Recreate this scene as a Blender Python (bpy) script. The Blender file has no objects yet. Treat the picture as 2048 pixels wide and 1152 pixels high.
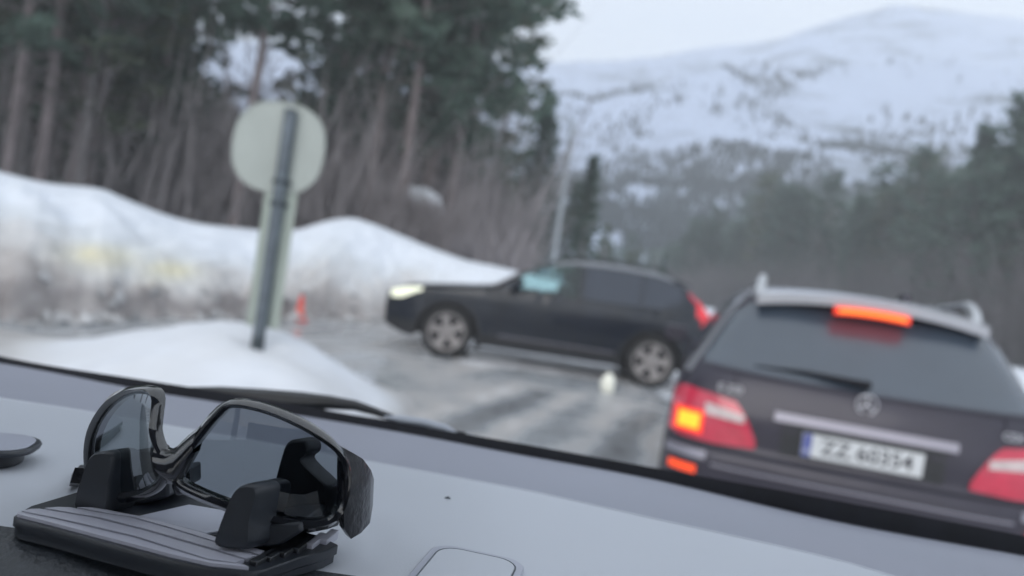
import bpy, math, random
from mathutils import Vector, Matrix, noise
R = math.radians
random.seed(7)
sc = bpy.context.scene
col = sc.collection

# ------------------------------------------------------------------ camera
F_PX, ROLL, PITCH, EYE = 1600.0, R(8.5), math.atan(38 / 1600.0), Vector((0, 0, 1.37))
cd = bpy.data.cameras.new("camera")
cam = bpy.data.objects.new("camera", cd)
col.objects.link(cam)
sc.camera = cam
cd.sensor_width = 36
cd.lens = 36 * F_PX / 2048
cd.clip_start = 0.02
cd.clip_end = 6000
cam.matrix_world = Matrix.Translation(EYE) @ Matrix.Rotation(math.pi / 2 - PITCH, 4, 'X') @ Matrix.Rotation(ROLL, 4, 'Z')
cd.dof.use_dof = True
cd.dof.focus_distance = 0.325
cd.dof.aperture_fstop = 7.0

# ------------------------------------------------------------------ sky and sun
SUN_EL, SUN_AZ = R(30), R(200)
w = bpy.data.worlds.new("World")
sc.world = w
w.use_nodes = True
nt = w.node_tree
nt.nodes.clear()
out = nt.nodes.new('ShaderNodeOutputWorld')
bg = nt.nodes.new('ShaderNodeBackground')
sky = nt.nodes.new('ShaderNodeTexSky')
sky.sky_type = 'NISHITA'
sky.sun_disc = False
sky.sun_elevation = SUN_EL
sky.sun_rotation = SUN_AZ
tc = nt.nodes.new('ShaderNodeTexCoord')
nz = nt.nodes.new('ShaderNodeTexNoise')
nz.inputs['Scale'].default_value = 2.2
nz.inputs['Detail'].default_value = 3
mp = nt.nodes.new('ShaderNodeMapping')
mp.inputs['Scale'].default_value = (1, 1, 3.0)
rp = nt.nodes.new('ShaderNodeValToRGB')
rp.color_ramp.elements[0].position = 0.35
rp.color_ramp.elements[0].color = (7.3, 7.9, 8.7, 1)
rp.color_ramp.elements[1].position = 0.62
rp.color_ramp.elements[1].color = (8.5, 8.8, 9.0, 1)
mx = nt.nodes.new('ShaderNodeMix')
mx.data_type = 'RGBA'
mx.inputs[0].default_value = 0.84
L = nt.links.new
L(tc.outputs['Generated'], mp.inputs[0]); L(mp.outputs[0], nz.inputs['Vector']); L(nz.outputs['Fac'], rp.inputs[0])
L(sky.outputs[0], mx.inputs[6]); L(rp.outputs[0], mx.inputs[7])
L(mx.outputs[2], bg.inputs[0]); L(bg.outputs[0], out.inputs[0])
bg.inputs[1].default_value = 0.13
sl = bpy.data.lights.new("sun", 'SUN')
sl.energy = 1.5
sl.angle = R(40)
sl.color = (1, 0.95, 0.9)
so = bpy.data.objects.new("sun", sl)
col.objects.link(so)
so.rotation_euler = (math.pi / 2 - SUN_EL, 0, math.pi - SUN_AZ)
sc.view_settings.view_transform = 'Standard'
sc.view_settings.look = 'None'
sc.view_settings.exposure = 0.15
sc.view_settings.gamma = 1
sc.view_settings.use_curve_mapping = False
sc.cycles.use_denoising = True
sc.cycles.max_bounces = 8
sc.cycles.transparent_max_bounces = 12
sc.cycles.volume_bounces = 2
sc.cycles.sample_clamp_indirect = 4

# ------------------------------------------------------------------ geometry of the view: where a picture ray meets a real plane
_M = cam.matrix_world.to_3x3()
def ray(px, py):
    d = _M @ Vector((px - 1024, 576 - py, -F_PX))
    return d / d.y
def at_z(px, py, z):
    d = ray(px, py)
    return EYE + d * ((z - EYE.z) / d.z)
def at_y(px, py, y):
    return EYE + ray(px, py) * y

# ------------------------------------------------------------------ materials
def mat(name, c=(.5, .5, .5), rough=.5, metal=0., spec=.5, coat=0., emit=None, es=0., var=0., vscale=8., bump=0., bscale=60., trans=None, dark=None):
    m = bpy.data.materials.new(name)
    m.use_nodes = True
    n = m.node_tree
    b = n.nodes['Principled BSDF']
    b.inputs['Base Color'].default_value = (*c, 1)
    b.inputs['Roughness'].default_value = rough
    b.inputs['Metallic'].default_value = metal
    b.inputs['Specular IOR Level'].default_value = spec
    b.inputs['Coat Weight'].default_value = coat
    b.inputs['Coat Roughness'].default_value = .08
    if emit:
        b.inputs['Emission Color'].default_value = (*emit, 1)
        b.inputs['Emission Strength'].default_value = es
    t = n.nodes.new('ShaderNodeTexCoord')
    if var or dark:
        q = n.nodes.new('ShaderNodeTexNoise')
        q.inputs['Scale'].default_value = vscale
        q.inputs['Detail'].default_value = 5
        n.links.new(t.outputs['Object'], q.inputs['Vector'])
        r = n.nodes.new('ShaderNodeValToRGB')
        r.color_ramp.elements[0].position = .3
        r.color_ramp.elements[1].position = .7
        d = dark or tuple(x * (1 - var) for x in c)
        r.color_ramp.elements[0].color = (*d, 1)
        r.color_ramp.elements[1].color = (*[min(1, x * (1 + var * .6)) for x in c], 1)
        n.links.new(q.outputs['Fac'], r.inputs[0])
        n.links.new(r.outputs[0], b.inputs['Base Color'])
    if bump:
        q2 = n.nodes.new('ShaderNodeTexNoise')
        q2.inputs['Scale'].default_value = bscale
        q2.inputs['Detail'].default_value = 4
        n.links.new(t.outputs['Object'], q2.inputs['Vector'])
        bm_ = n.nodes.new('ShaderNodeBump')
        bm_.inputs['Strength'].default_value = bump
        bm_.inputs['Distance'].default_value = .3 / bscale
        n.links.new(q2.outputs['Fac'], bm_.inputs['Height'])
        n.links.new(bm_.outputs[0], b.inputs['Normal'])
    if trans:
        o = n.nodes['Material Output']
        tr = n.nodes.new('ShaderNodeBsdfTransparent')
        tr.inputs[0].default_value = (*trans[0], 1)
        mm = n.nodes.new('ShaderNodeMixShader')
        lw = n.nodes.new('ShaderNodeFresnel')
        lw.inputs[0].default_value = trans[1]
        n.links.new(lw.outputs[0], mm.inputs[0])
        n.links.new(tr.outputs[0], mm.inputs[1])
        gl = n.nodes.new('ShaderNodeBsdfGlossy')
        gl.inputs['Roughness'].default_value = rough
        gl.inputs['Color'].default_value = (*c, 1)
        n.links.new(gl.outputs[0], mm.inputs[2])
        n.links.new(mm.outputs[0], o.inputs[0])
    return m

def attr_mat(name, stops, attr='tone', rough=.8, bump=.4, bscale=9., spec=.3, wet=None):
    """base colour mixed between stops by a painted dirt map stored on the mesh, broken up by noise"""
    m = bpy.data.materials.new(name)
    m.use_nodes = True
    n = m.node_tree
    b = n.nodes['Principled BSDF']
    b.inputs['Roughness'].default_value = rough
    b.inputs['Specular IOR Level'].default_value = spec
    a = n.nodes.new('ShaderNodeAttribute')
    a.attribute_name = attr
    t = n.nodes.new('ShaderNodeTexCoord')
    q = n.nodes.new('ShaderNodeTexNoise')
    q.inputs['Scale'].default_value = bscale * .5
    q.inputs['Detail'].default_value = 8
    n.links.new(t.outputs['Object'], q.inputs['Vector'])
    ma = n.nodes.new('ShaderNodeMath')
    ma.operation = 'MULTIPLY_ADD'
    ma.inputs[1].default_value = .35
    n.links.new(q.outputs['Fac'], ma.inputs[0])
    n.links.new(a.outputs['Fac'], ma.inputs[2])
    s = n.nodes.new('ShaderNodeMath')
    s.operation = 'SUBTRACT'
    s.inputs[1].default_value = .175
    n.links.new(ma.outputs[0], s.inputs[0])
    r = n.nodes.new('ShaderNodeValToRGB')
    while len(r.color_ramp.elements) < len(stops):
        r.color_ramp.elements.new(.5)
    for e, (p, c) in zip(r.color_ramp.elements, stops):
        e.position = p
        e.color = (*c, 1)
    n.links.new(s.outputs[0], r.inputs[0])
    n.links.new(r.outputs[0], b.inputs['Base Color'])
    if wet:
        r2 = n.nodes.new('ShaderNodeMapRange')
        r2.inputs['From Min'].default_value = wet[0]
        r2.inputs['From Max'].default_value = wet[1]
        r2.inputs['To Min'].default_value = wet[2]
        r2.inputs['To Max'].default_value = wet[3]
        n.links.new(s.outputs[0], r2.inputs[0])
        n.links.new(r2.outputs[0], b.inputs['Roughness'])
    bm_ = n.nodes.new('ShaderNodeBump')
    bm_.inputs['Strength'].default_value = bump
    bm_.inputs['Distance'].default_value = .04
    n.links.new(q.outputs['Fac'], bm_.inputs['Height'])
    n.links.new(bm_.outputs[0], b.inputs['Normal'])
    return m

M = dict(
    snow=mat('snow', (.78, .82, .88), .85, var=.05, vscale=.3, bump=.3, bscale=3),
    dark_rubber=mat('dark_rubber', (.010, .011, .016), .7, spec=.25, var=.3, vscale=30),
    black_plastic=mat('black_plastic', (.022, .025, .03), .38, spec=.5, var=.2, vscale=60, bump=.15, bscale=900),
    gloss_black=mat('gloss_black', (.015, .017, .022), .16, spec=.5, coat=.3),
    suv_paint=mat('navy_black_paint', (.004, .008, .018), .32, metal=.0, coat=.5, var=.25, vscale=3, spec=.4),
    suv_trim=mat('dark_trim', (.02, .021, .025), .55, var=.3, vscale=10),
    estate_paint=mat('grey_metallic_paint', (.034, .031, .047), .42, metal=.3, coat=.25, var=.12, vscale=2.5),
    silver=mat('silver_trim', (.30, .29, .34), .4, metal=.5),
    rail=mat('brushed_rail', (.5, .52, .55), .4, metal=.6),
    rim=mat('dirty_alloy', (.36, .345, .345), .5, metal=.2, dark=(.22, .20, .20), vscale=12),
    tyre=mat('tyre_rubber', (.03, .03, .032), .85, var=.3, vscale=20, bump=.4, bscale=50),
    dark_glass=mat('privacy_glass', (.028, .036, .055), .1, spec=.7),
    rear_glass=mat('rear_window_glass', (.045, .062, .088), .26, spec=1.0, coat=.35, var=.15, vscale=2),
    clear_glass=mat('tinted_car_glass', (1, 1, 1), .03, trans=((.80, .90, .90), 1.5)),
    red_lens=mat('red_lens', (.45, .025, .06), .15, coat=.8, var=.2, vscale=14, emit=(1, .03, .09), es=.09),
    clear_lens=mat('clear_lens_strip', (.55, .45, .45), .2, coat=.8, var=.25, vscale=25),
    brake_lit=mat('lit_brake_light', (.4, .05, .02), .3, emit=(1, .19, .006), es=1.5),
    ring_lit=mat('lit_red_ring', (.45, .03, .02), .3, emit=(1, .045, .01), es=.95),
    lamp_lit=mat('lit_tail_light', (.5, .2, .02), .3, emit=(1, .40, .022), es=1.5),
    fog_lit=mat('lit_fog_light', (.4, .05, .02), .3, emit=(1, .07, .008), es=1.0),
    tail_glow=mat('running_tail_light', (.45, .02, .03), .2, emit=(1, .03, .05), es=.35, coat=.5),
    headlight=mat('lit_headlight', (.8, .8, .7), .1, emit=(.95, 1, .72), es=.62, coat=1),
    plate=mat('plate_white', (.62, .64, .66), .4, var=.12, vscale=20),
    plate_blue=mat('plate_blue', (.10, .12, .33), .4),
    plate_ink=mat('plate_ink', (.04, .04, .05), .5),
    badge=mat('chrome_badge', (.6, .6, .64), .3, metal=.7),
    sign_back=mat('sign_back_grey', (.36, .395, .375), .5, var=.06, vscale=6),
    marker=mat('marker_board_grey', (.40, .455, .41), .5, var=.08, vscale=5),
    post=mat('galvanised_post', (.13, .155, .18), .45, metal=.4, var=.25, vscale=9),
    clamp=mat('clamp_steel', (.06, .075, .085), .5, metal=.5),
    cone=mat('cone_orange', (.75, .05, .03), .5, var=.1, vscale=10),
    cone_white=mat('cone_reflective_band', (.7, .7, .7), .4),
    lamp_post=mat('lamp_post_steel', (.42, .46, .49), .5, metal=.3, var=.15),
    dash=mat('dashboard_sheen_vinyl', (.53, .56, .62), .36, spec=.5, var=.035, vscale=6, bump=.3, bscale=1100),  # satin vinyl with its sky sheen painted into the base colour
    dash_far=mat('dashboard_far_shaded_vinyl', (.315, .33, .395), .5, spec=.4, var=.03, vscale=7, bump=.1, bscale=1400),  # same vinyl, painted darker where its angle reflects less sky
    grain=mat('shaded_leather_grain', (.03, .036, .045), .42, bump=.9, bscale=420, var=.2, vscale=90),  # leather grain; the dark tone paints the shade where the vinyl rolls down
    liner=mat('roof_lining_felt', (.12, .12, .13), .9, var=.1),
    holder=mat('holder_plastic', (.020, .025, .034), .42, spec=.6, bump=.12, bscale=1500),
    strip=mat('holder_strip_sheen', (.45, .455, .53), .3, spec=.7, bump=.08, bscale=2500),  # black plastic tops, reflected sky put into the silvery colour
    pad=mat('holder_pad', (.42, .44, .52), .3, spec=.6, bump=.08, bscale=1500),
    frame=mat('sunglasses_frame', (.012, .014, .019), .14, spec=.6, coat=1.),
    temple=mat('textured_temple', (.012, .013, .018), .3, spec=.3, coat=.1, dark=(.006, .007, .01), vscale=110, bump=.9, bscale=170),
    lens=mat('smoked_lens', (.85, .92, 1), .02, trans=((.30, .33, .36), 1.5)),
    mirror_lens=mat('smoked_lens_far', (.9, .95, 1), .03, trans=((.16, .19, .20), 2.7)),
    glint=mat('temple_glint_metal', (.5, .52, .56), .25, metal=.9),  # bright metal used as a painted highlight on the folded temple
    bark=mat('pine_bark', (.20, .165, .165), .9, var=.3, vscale=5, bump=.5, bscale=12),
    bark_grey=mat('birch_bark', (.24, .22, .22), .9, var=.3, vscale=4),
    needles=mat('pine_needles', (.12, .175, .14), .8, var=.45, vscale=.9),
    needles2=mat('yellow_green_needles', (.15, .18, .12), .8, var=.4, vscale=.8),
    twigs=mat('bare_twigs', (.34, .31, .315), .9, var=.3, vscale=.6),
    twigs2=mat('dark_thicket', (.19, .175, .18), .9, var=.35, vscale=.3),
    farwood=mat('far_birch_scrub', (.045, .06, .07), .9, var=.3, vscale=.02),
    rock=mat('mountain_snow', (.48, .55, .70), .9, var=.04, vscale=.02, bump=.2, bscale=.1),
)
def thin_leaf(m, k=.6):
    n = m.node_tree
    b = n.nodes['Principled BSDF']; o = n.nodes['Material Output']
    tr = n.nodes.new('ShaderNodeBsdfTranslucent'); mm = n.nodes.new('ShaderNodeMixShader')
    mm.inputs[0].default_value = k
    src = b.inputs['Base Color'].links[0].from_socket
    n.links.new(src, tr.inputs[0]); n.links.new(b.outputs[0], mm.inputs[1]); n.links.new(tr.outputs[0], mm.inputs[2]); n.links.new(mm.outputs[0], o.inputs[0])
for k_ in ('needles', 'needles2', 'twigs', 'twigs2'): thin_leaf(M[k_])
# mountain: snow with wind-bared dark heather and rock showing where it is steep or rough
def mountain_mat():
    m = M['rock']
    n = m.node_tree
    b = n.nodes['Principled BSDF']
    src = b.inputs['Base Color'].links[0].from_socket
    t = n.nodes.new('ShaderNodeTexCoord')
    mpn = n.nodes.new('ShaderNodeMapping')
    mpn.inputs['Scale'].default_value = (.012, .006, .05)
    q = n.nodes.new('ShaderNodeTexNoise')
    q.inputs['Scale'].default_value = 1.0
    q.inputs['Detail'].default_value = 9
    q.inputs['Roughness'].default_value = .62
    n.links.new(t.outputs['Object'], mpn.inputs[0]); n.links.new(mpn.outputs[0], q.inputs['Vector'])
    r = n.nodes.new('ShaderNodeValToRGB')
    r.color_ramp.elements[0].position = .54
    r.color_ramp.elements[1].position = .66
    n.links.new(q.outputs['Fac'], r.inputs[0])
    x = n.nodes.new('ShaderNodeMix')
    x.data_type = 'RGBA'
    n.links.new(r.outputs[0], x.inputs[0])
    n.links.new(src, x.inputs[6])
    x.inputs[7].default_value = (.16, .19, .23, 1)
    n.links.new(x.outputs[2], b.inputs['Base Color'])
mountain_mat()
M['bank'] = attr_mat('dirty_snow_bank', [(0, (.76, .80, .87)), (.3, (.68, .71, .75)), (.5, (.60, .60, .61)), (.68, (.54, .53, .53)), (.82, (.42, .395, .39)), (.95, (.25, .23, .23)), (1, (.2, .2, .2))], bscale=7, bump=.6)
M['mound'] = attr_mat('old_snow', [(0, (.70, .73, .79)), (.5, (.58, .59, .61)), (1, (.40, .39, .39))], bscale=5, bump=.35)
M['road'] = attr_mat('wet_frosted_asphalt', [(0, (.12, .125, .135)), (.28, (.26, .27, .285)), (.5, (.345, .365, .39)), (.72, (.43, .415, .41)), (.88, (.60, .61, .64)), (1, (.74, .75, .79))], rough=.45, bump=.13, bscale=5, spec=.5, wet=(.42, .8, .10, .7))
g = bpy.data.materials.new('windscreen_glass')
g.use_nodes = True
g.node_tree.nodes.clear()
_o = g.node_tree.nodes.new('ShaderNodeOutputMaterial')
_t = g.node_tree.nodes.new('ShaderNodeBsdfTransparent')
_t.inputs[0].default_value = (.985, .99, .985, 1)
g.node_tree.links.new(_t.outputs[0], _o.inputs[0])
M['windscreen'] = g

# ------------------------------------------------------------------ mesh helpers
class MB:
    def __init__(s):
        s.v, s.f, s.m = [], [], []
    def add(s, vs, fs, mi=0):
        k = len(s.v)
        s.v += [tuple(v) for v in vs]
        s.f += [tuple(i + k for i in f) for f in fs]
        s.m += [mi] * len(fs)
        return s
    def box(s, a, b, mtx=None):
        x0, y0, z0 = a; x1, y1, z1 = b
        vs = [Vector(p) for p in ((x0, y0, z0), (x1, y0, z0), (x1, y1, z0), (x0, y1, z0), (x0, y0, z1), (x1, y0, z1), (x1, y1, z1), (x0, y1, z1))]
        if mtx: vs = [mtx @ v for v in vs]
        return s.add(vs, [(0, 3, 2, 1), (4, 5, 6, 7), (0, 1, 5, 4), (1, 2, 6, 5), (2, 3, 7, 6), (3, 0, 4, 7)])
    def tube(s, pts, rad, n=8, cap=True, flat=1.0):
        pts = [Vector(p) for p in pts]
        rs = rad if isinstance(rad, (list, tuple)) else [rad] * len(pts)
        vs, fs = [], []
        up0 = Vector((0, 0, 1))
        for i, p in enumerate(pts):
            d = (pts[min(i + 1, len(pts) - 1)] - pts[max(i - 1, 0)]).normalized()
            a = up0 if abs(d.dot(up0)) < .95 else Vector((1, 0, 0))
            x = d.cross(a).normalized(); y = x.cross(d).normalized()
            for k in range(n):
                t = 2 * math.pi * k / n
                vs.append(p + (x * math.cos(t) + y * math.sin(t) * flat) * rs[i])
        for i in range(len(pts) - 1):
            for k in range(n):
                a, b = i * n + k, i * n + (k + 1) % n
                fs.append((a, b, b + n, a + n))
        if cap:
            fs.append(tuple(range(n))[::-1]); fs.append(tuple(range((len(pts) - 1) * n, len(pts) * n)))
        return s.add(vs, fs)
    def prism(s, poly, h0, h1, place):
        """poly: 2d outline, place(u, v, h) -> 3d"""
        n = len(poly)
        vs = [place(u, v, h0) for u, v in poly] + [place(u, v, h1) for u, v in poly]
        fs = [tuple(range(n))[::-1], tuple(range(n, 2 * n))] + [(i, (i + 1) % n, (i + 1) % n + n, i + n) for i in range(n)]
        return s.add(vs, fs)
    def grid(s, rows, closed=False):
        nr, nc = len(rows), len(rows[0])
        vs = [p for r in rows for p in r]
        fs = []
        for i in range(nr - 1):
            for j in range(nc - (0 if closed else 1)):
                a, b = i * nc + j, i * nc + (j + 1) % nc
                fs.append((a, b, b + nc, a + nc))
        return s.add(vs, fs)
    def slab(s, rows, rows_back):
        """a grid with thickness: front rows, back rows, and skirts"""
        nr, nc = len(rows), len(rows[0])
        s.grid(rows)
        s.grid([r[::-1] for r in rows_back])
        for (A, B) in ((rows[0], rows_back[0]), (rows_back[-1], rows[-1])):
            s.grid([B, A])
        s.grid([[r[0] for r in rows], [r[0] for r in rows_back]])
        s.grid([[r[-1] for r in rows_back], [r[-1] for r in rows]])
        return s
    def build(s, name, m, parent=None, smooth=True, bevel=0, subsurf=0, angle=40):
        me = bpy.data.meshes.new(name)
        me.from_pydata(s.v, [], s.f)
        ms = m if isinstance(m, (list, tuple)) else [m]
        for x in ms: me.materials.append(M[x] if isinstance(x, str) else x)
        if len(ms) > 1:
            for p, i in zip(me.polygons, s.m): p.material_index = i
        me.update()
        if smooth:
            me.shade_smooth()
            if not subsurf and angle < 180:
                try: me.set_sharp_from_angle(angle=R(angle))
                except Exception: pass
        o = bpy.data.objects.new(name, me)
        col.objects.link(o)
        if parent: o.parent = parent
        if bevel:
            b = o.modifiers.new('bevel', 'BEVEL'); b.width = bevel; b.segments = 2; b.limit_method = 'ANGLE'
        if subsurf:
            b = o.modifiers.new('subsurf', 'SUBSURF'); b.levels = subsurf; b.render_levels = subsurf
        return o

def tag(o, label=None, cat=None, group=None, kind=None):
    if label: o['label'] = label
    if cat: o['category'] = cat
    if group: o['group'] = group
    if kind: o['kind'] = kind
    return o
def empty(name, loc, rz=0, label=None, cat=None, group=None):
    o = bpy.data.objects.new(name, None)
    o.empty_display_size = .1
    col.objects.link(o)
    o.location = loc
    o.rotation_euler = (0, 0, rz)
    return tag(o, label, cat, group)
def lerp_table(tab, x):
    if x <= tab[0][0]: return tab[0][1]
    for (a, p), (b, q) in zip(tab, tab[1:]):
        if x <= b:
            k = (x - a) / (b - a)
            return p + (q - p) * k
    return tab[-1][1]
def smooth_table(tab, x):
    """Catmull-Rom through the table"""
    if x <= tab[0][0]: return tab[0][1]
    if x >= tab[-1][0]: return tab[-1][1]
    for i in range(len(tab) - 1):
        if x <= tab[i + 1][0]:
            x1, y1 = tab[i]; x2, y2 = tab[i + 1]
            x0, y0 = tab[max(i - 1, 0)]; x3, y3 = tab[min(i + 2, len(tab) - 1)]
            h = x2 - x1; k = (x - x1) / h
            m1 = (y2 - y0) / max(x2 - x0, 1e-6) * h; m2 = (y3 - y1) / max(x3 - x1, 1e-6) * h
            return (2 * k**3 - 3 * k**2 + 1) * y1 + (k**3 - 2 * k**2 + k) * m1 + (-2 * k**3 + 3 * k**2) * y2 + (k**3 - k**2) * m2
def nse(x, y, z=0.): return noise.noise(Vector((x, y, z)))
def fbm(x, y, z=0., o=4): return noise.fractal(Vector((x, y, z)), 1.0, 2.0, o)
def smoothstep(a, b, x):
    k = min(1, max(0, (x - a) / (b - a)))
    return k * k * (3 - 2 * k)
def set_attr(o, name, vals):
    a = o.data.attributes.new(name, 'FLOAT', 'POINT')
    a.data.foreach_set('value', vals)

# ================================================================== ground, road, snow
mb = MB()
mb.grid([[(x, y, -.03) for x in (-580, -200, -30, 0, 30, 200, 580)] for y in (-150, -60, 0, 60, 300, 680)])
tag(mb.build('ground', 'snow'), 'flat snow covered ground around the road', kind='structure')

TRK = [((-1.05, 4.0), (.55, 9.3)), ((.35, 4.2), (1.75, 9.0)), ((-2.6, 10.3), (.9, 11.35)), ((1.4, 4.0), (3.3, 9.6))]
def seg_d(x, y, a, b):
    ax, ay = a; bx, by = b
    dx, dy = bx - ax, by - ay
    k = min(1, max(0, ((x - ax) * dx + (y - ay) * dy) / (dx * dx + dy * dy)))
    return math.hypot(x - ax - k * dx, y - ay - k * dy)
rows, vals = [], []
NX, NY = 230, 260
for j in range(NY):
    y = -6 + 8 * j / 30 if j < 30 else 2 + 34 * ((j - 30) / (NY - 31)) ** 1.35
    row = []
    for i in range(NX):
        x = -16 + 34 * i / (NX - 1)
        u, v = x * math.cos(R(-17)) - y * math.sin(R(-17)) * -1, 0
        ax = x - y * math.tan(R(17))          # across the lane
        al = y                                # along it
        t = .5 + .20 * fbm(ax * 1.9, al * .22, 3) + .09 * fbm(x * 2.3, y * 2.3, 9)
        t += .14 * smoothstep(.1, .5, fbm(x * .35 + 4, y * .3, 1))
        for a, b in TRK:
            d = seg_d(x, y, a, b) + .05 * nse(x * 3, y * 3, 5)
            t -= .36 * math.exp(-(d / .14) ** 2)
            t += .12 * math.exp(-((d - .32) / .10) ** 2)
        # brownish churned slush ahead of the lane, clean snow strip behind the crossing car
        t += .16 * math.exp(-(((x - .1) / 1.6) ** 2 + ((y - 9.2) / 1.0) ** 2))
        s = smoothstep(12.3, 12.7, y + .2 * nse(x, y)) * smoothstep(-1.6, -.8, x + .3 * nse(x * 2, y)) * (1 - smoothstep(4.5, 6, x))
        w_ = smoothstep(10.9, 11.2, y - .3 * min(1, max(-1.2, x))) * smoothstep(-1.9, -1.2, x) * (1 - smoothstep(3, 4, x))
        t = t * (1 - w_) + .5 * w_
        e_ = 10.92 + .28 * min(1.2, max(-1, x)) + .08 * nse(x * 2.5, 3)
        w2 = smoothstep(e_, e_ + .1, y) * (1 - smoothstep(e_ + .75, e_ + 1.1, y)) * smoothstep(-.75, -.4, x) * (1 - smoothstep(2.9, 3.2, x))
        t = t * (1 - w2) + (1.1 + .1 * nse(x * 4, y * 4)) * w2
        t = t * (1 - s) + (1.12 + .08 * nse(x * 3, y * 3)) * s
        s2 = smoothstep(.1, .45, (x - .9) * .35 - (y - 6.5) * .05 + .4 * nse(x * 1.2, y * .6, 7)) * (1 - smoothstep(8, 10, y)) * .30
        t += s2
        row.append((x, y, .012 * nse(x * 2, y * 1.2) + .012 * t))
        vals.append(max(0, min(1, t)))
    rows.append(row)
mb = MB(); mb.grid(rows)
road = mb.build('road', 'road', angle=180)
set_attr(road, 'tone', vals)
tag(road, 'wet grey road with slushy wheel tracks', kind='structure')

TOE = [(-2.2, 3.2), (-1.2, 5.4), (-.8, 7.2), (-.63, 8.65), (-.50, 9.9), (-.38, 11.6), (-.26, 13.4), (-.195, 14.7), (-.15, 15.5), (-.05, 15.3), (.05, 14.6), (.15, 14.3), (.28, 14.6), (.5, 16.5), (.8, 21), (1.3, 30)]
CREST_PX = [(0, 344), (90, 366), (200, 378), (250, 398), (330, 430), (400, 448), (470, 456), (545, 462), (600, 458), (650, 443), (700, 436), (740, 446), (800, 470), (860, 495), (930, 520), (1000, 535)]
CD = 2.6
CRH = []
for px, py in CREST_PX:
    d = ray(px, py)
    yt = smooth_table(TOE, d.x) + CD
    CRH.append((d.x, EYE.z + d.z * yt))
CRH = [(-2.2, 1.9), (-1.1, 1.85), (-.8, 1.75)] + [c for c in CRH if c[0] > -.79] + [(.05, 1.25), (.15, 1.1), (.3, .95), (.42, .5), (.9, .4), (1.3, .4)]
PROF = [(-.6, 0), (0, .0), (.18, .2), (.6, .42), (1.2, .70), (1.9, .92), (CD, 1.0), (4.2, .98), (7, .85), (12, .7), (40, .6), (90, .2), (140, -.1)]
def bank_h(t, s, x=None, y=None):
    h = smooth_table(CRH, t) * smooth_table(PROF, s)
    return h
def ground_z(x, y):
    if y < 2: return 0
    t = x / y
    s = y - smooth_table(TOE, t)
    if s <= 0: return 0
    return max(0, bank_h(t, s))
ts = [-2.2 + 1.3 * i / 40 for i in range(40)] + [-.9 + 1.0 * i / 330 for i in range(330)] + [.1 + 1.2 * i / 90 for i in range(91)]
ss = [-.5, -.3] + [-.15 + .06 * i for i in range(52)] + [3.0 + .22 * i for i in range(10)] + [5.5, 6.5, 8, 10, 13, 18, 26, 40, 60, 90, 140]
rows, vals = [], []
YST = [at_y(215, 533, 11), at_y(335, 548, 11.5)]
for s in ss:
    row = []
    for t in ts:
        yt = smooth_table(TOE, t) + .35 * nse(t * 14, 2) + .03 * nse(t * 60, 5)
        y = yt + s; x = t * y
        h = bank_h(t, s)
        edge = math.exp(-((s - .35) / .5) ** 2)
        face = smoothstep(-.1, .5, s) * (1 - smoothstep(1.6, 2.6, s))
        h += edge * (.12 * nse(x * 2.2, y * 2.2, 1) + .10 * nse(x * 6, y * 6, 2)) + face * (.10 * nse(x * 1.6, y * 2, 4) + .07 * nse(x * 5, s * 5, 4))
        if s < 0: h = max(-.05, h + .04 + s * .2)
        fh = s / CD
        d = .97 - 1.07 * smoothstep(-.12, .74, fh + .20 * nse(x * .9, y * .7, 8)) + .10 * nse(x * 3, s * 3, 6)
        d = min(.92, d) * (1 - .75 * smoothstep(-.11, -.04, t))
        # yellow stained snow on the left face
        c1 = math.exp(-(((t - YST[0].x / 11) / .052) ** 2 + ((h - .72 - .05 * nse(x, y)) / .16) ** 2))
        c2 = math.exp(-(((t - YST[1].x / 11.5) / .038) ** 2 + ((h - .62) / .15) ** 2))
        yel = max(c1, c2) * (.62 + .5 * nse(x * 3, h * 5, 2))
        row.append((x, y, h))
        vals.append((max(0, d), max(0, min(1, yel))))
    rows.append(row)
mb = MB(); mb.grid(rows)
bank = mb.build('snow_bank', 'bank', angle=180)
set_attr(bank, 'tone', [v[0] for v in vals])
set_attr(bank, 'stain', [v[1] for v in vals])
n = M['bank'].node_tree
b = n.nodes['Principled BSDF']
n.nodes['Color Ramp'].color_ramp.elements.remove(n.nodes['Color Ramp'].color_ramp.elements[-1])
_src = b.inputs['Base Color'].links[0].from_socket
_a = n.nodes.new('ShaderNodeAttribute'); _a.attribute_name = 'stain'
_x = n.nodes.new('ShaderNodeMix'); _x.data_type = 'RGBA'
n.links.new(_a.outputs['Fac'], _x.inputs[0]); n.links.new(_src, _x.inputs[6]); _x.inputs[7].default_value = (.72, .66, .42, 1)
n.links.new(_x.outputs[2], b.inputs['Base Color'])
tag(bank, 'long ploughed snowbank with grey dirty foot and yellow stains', kind='structure')

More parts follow.
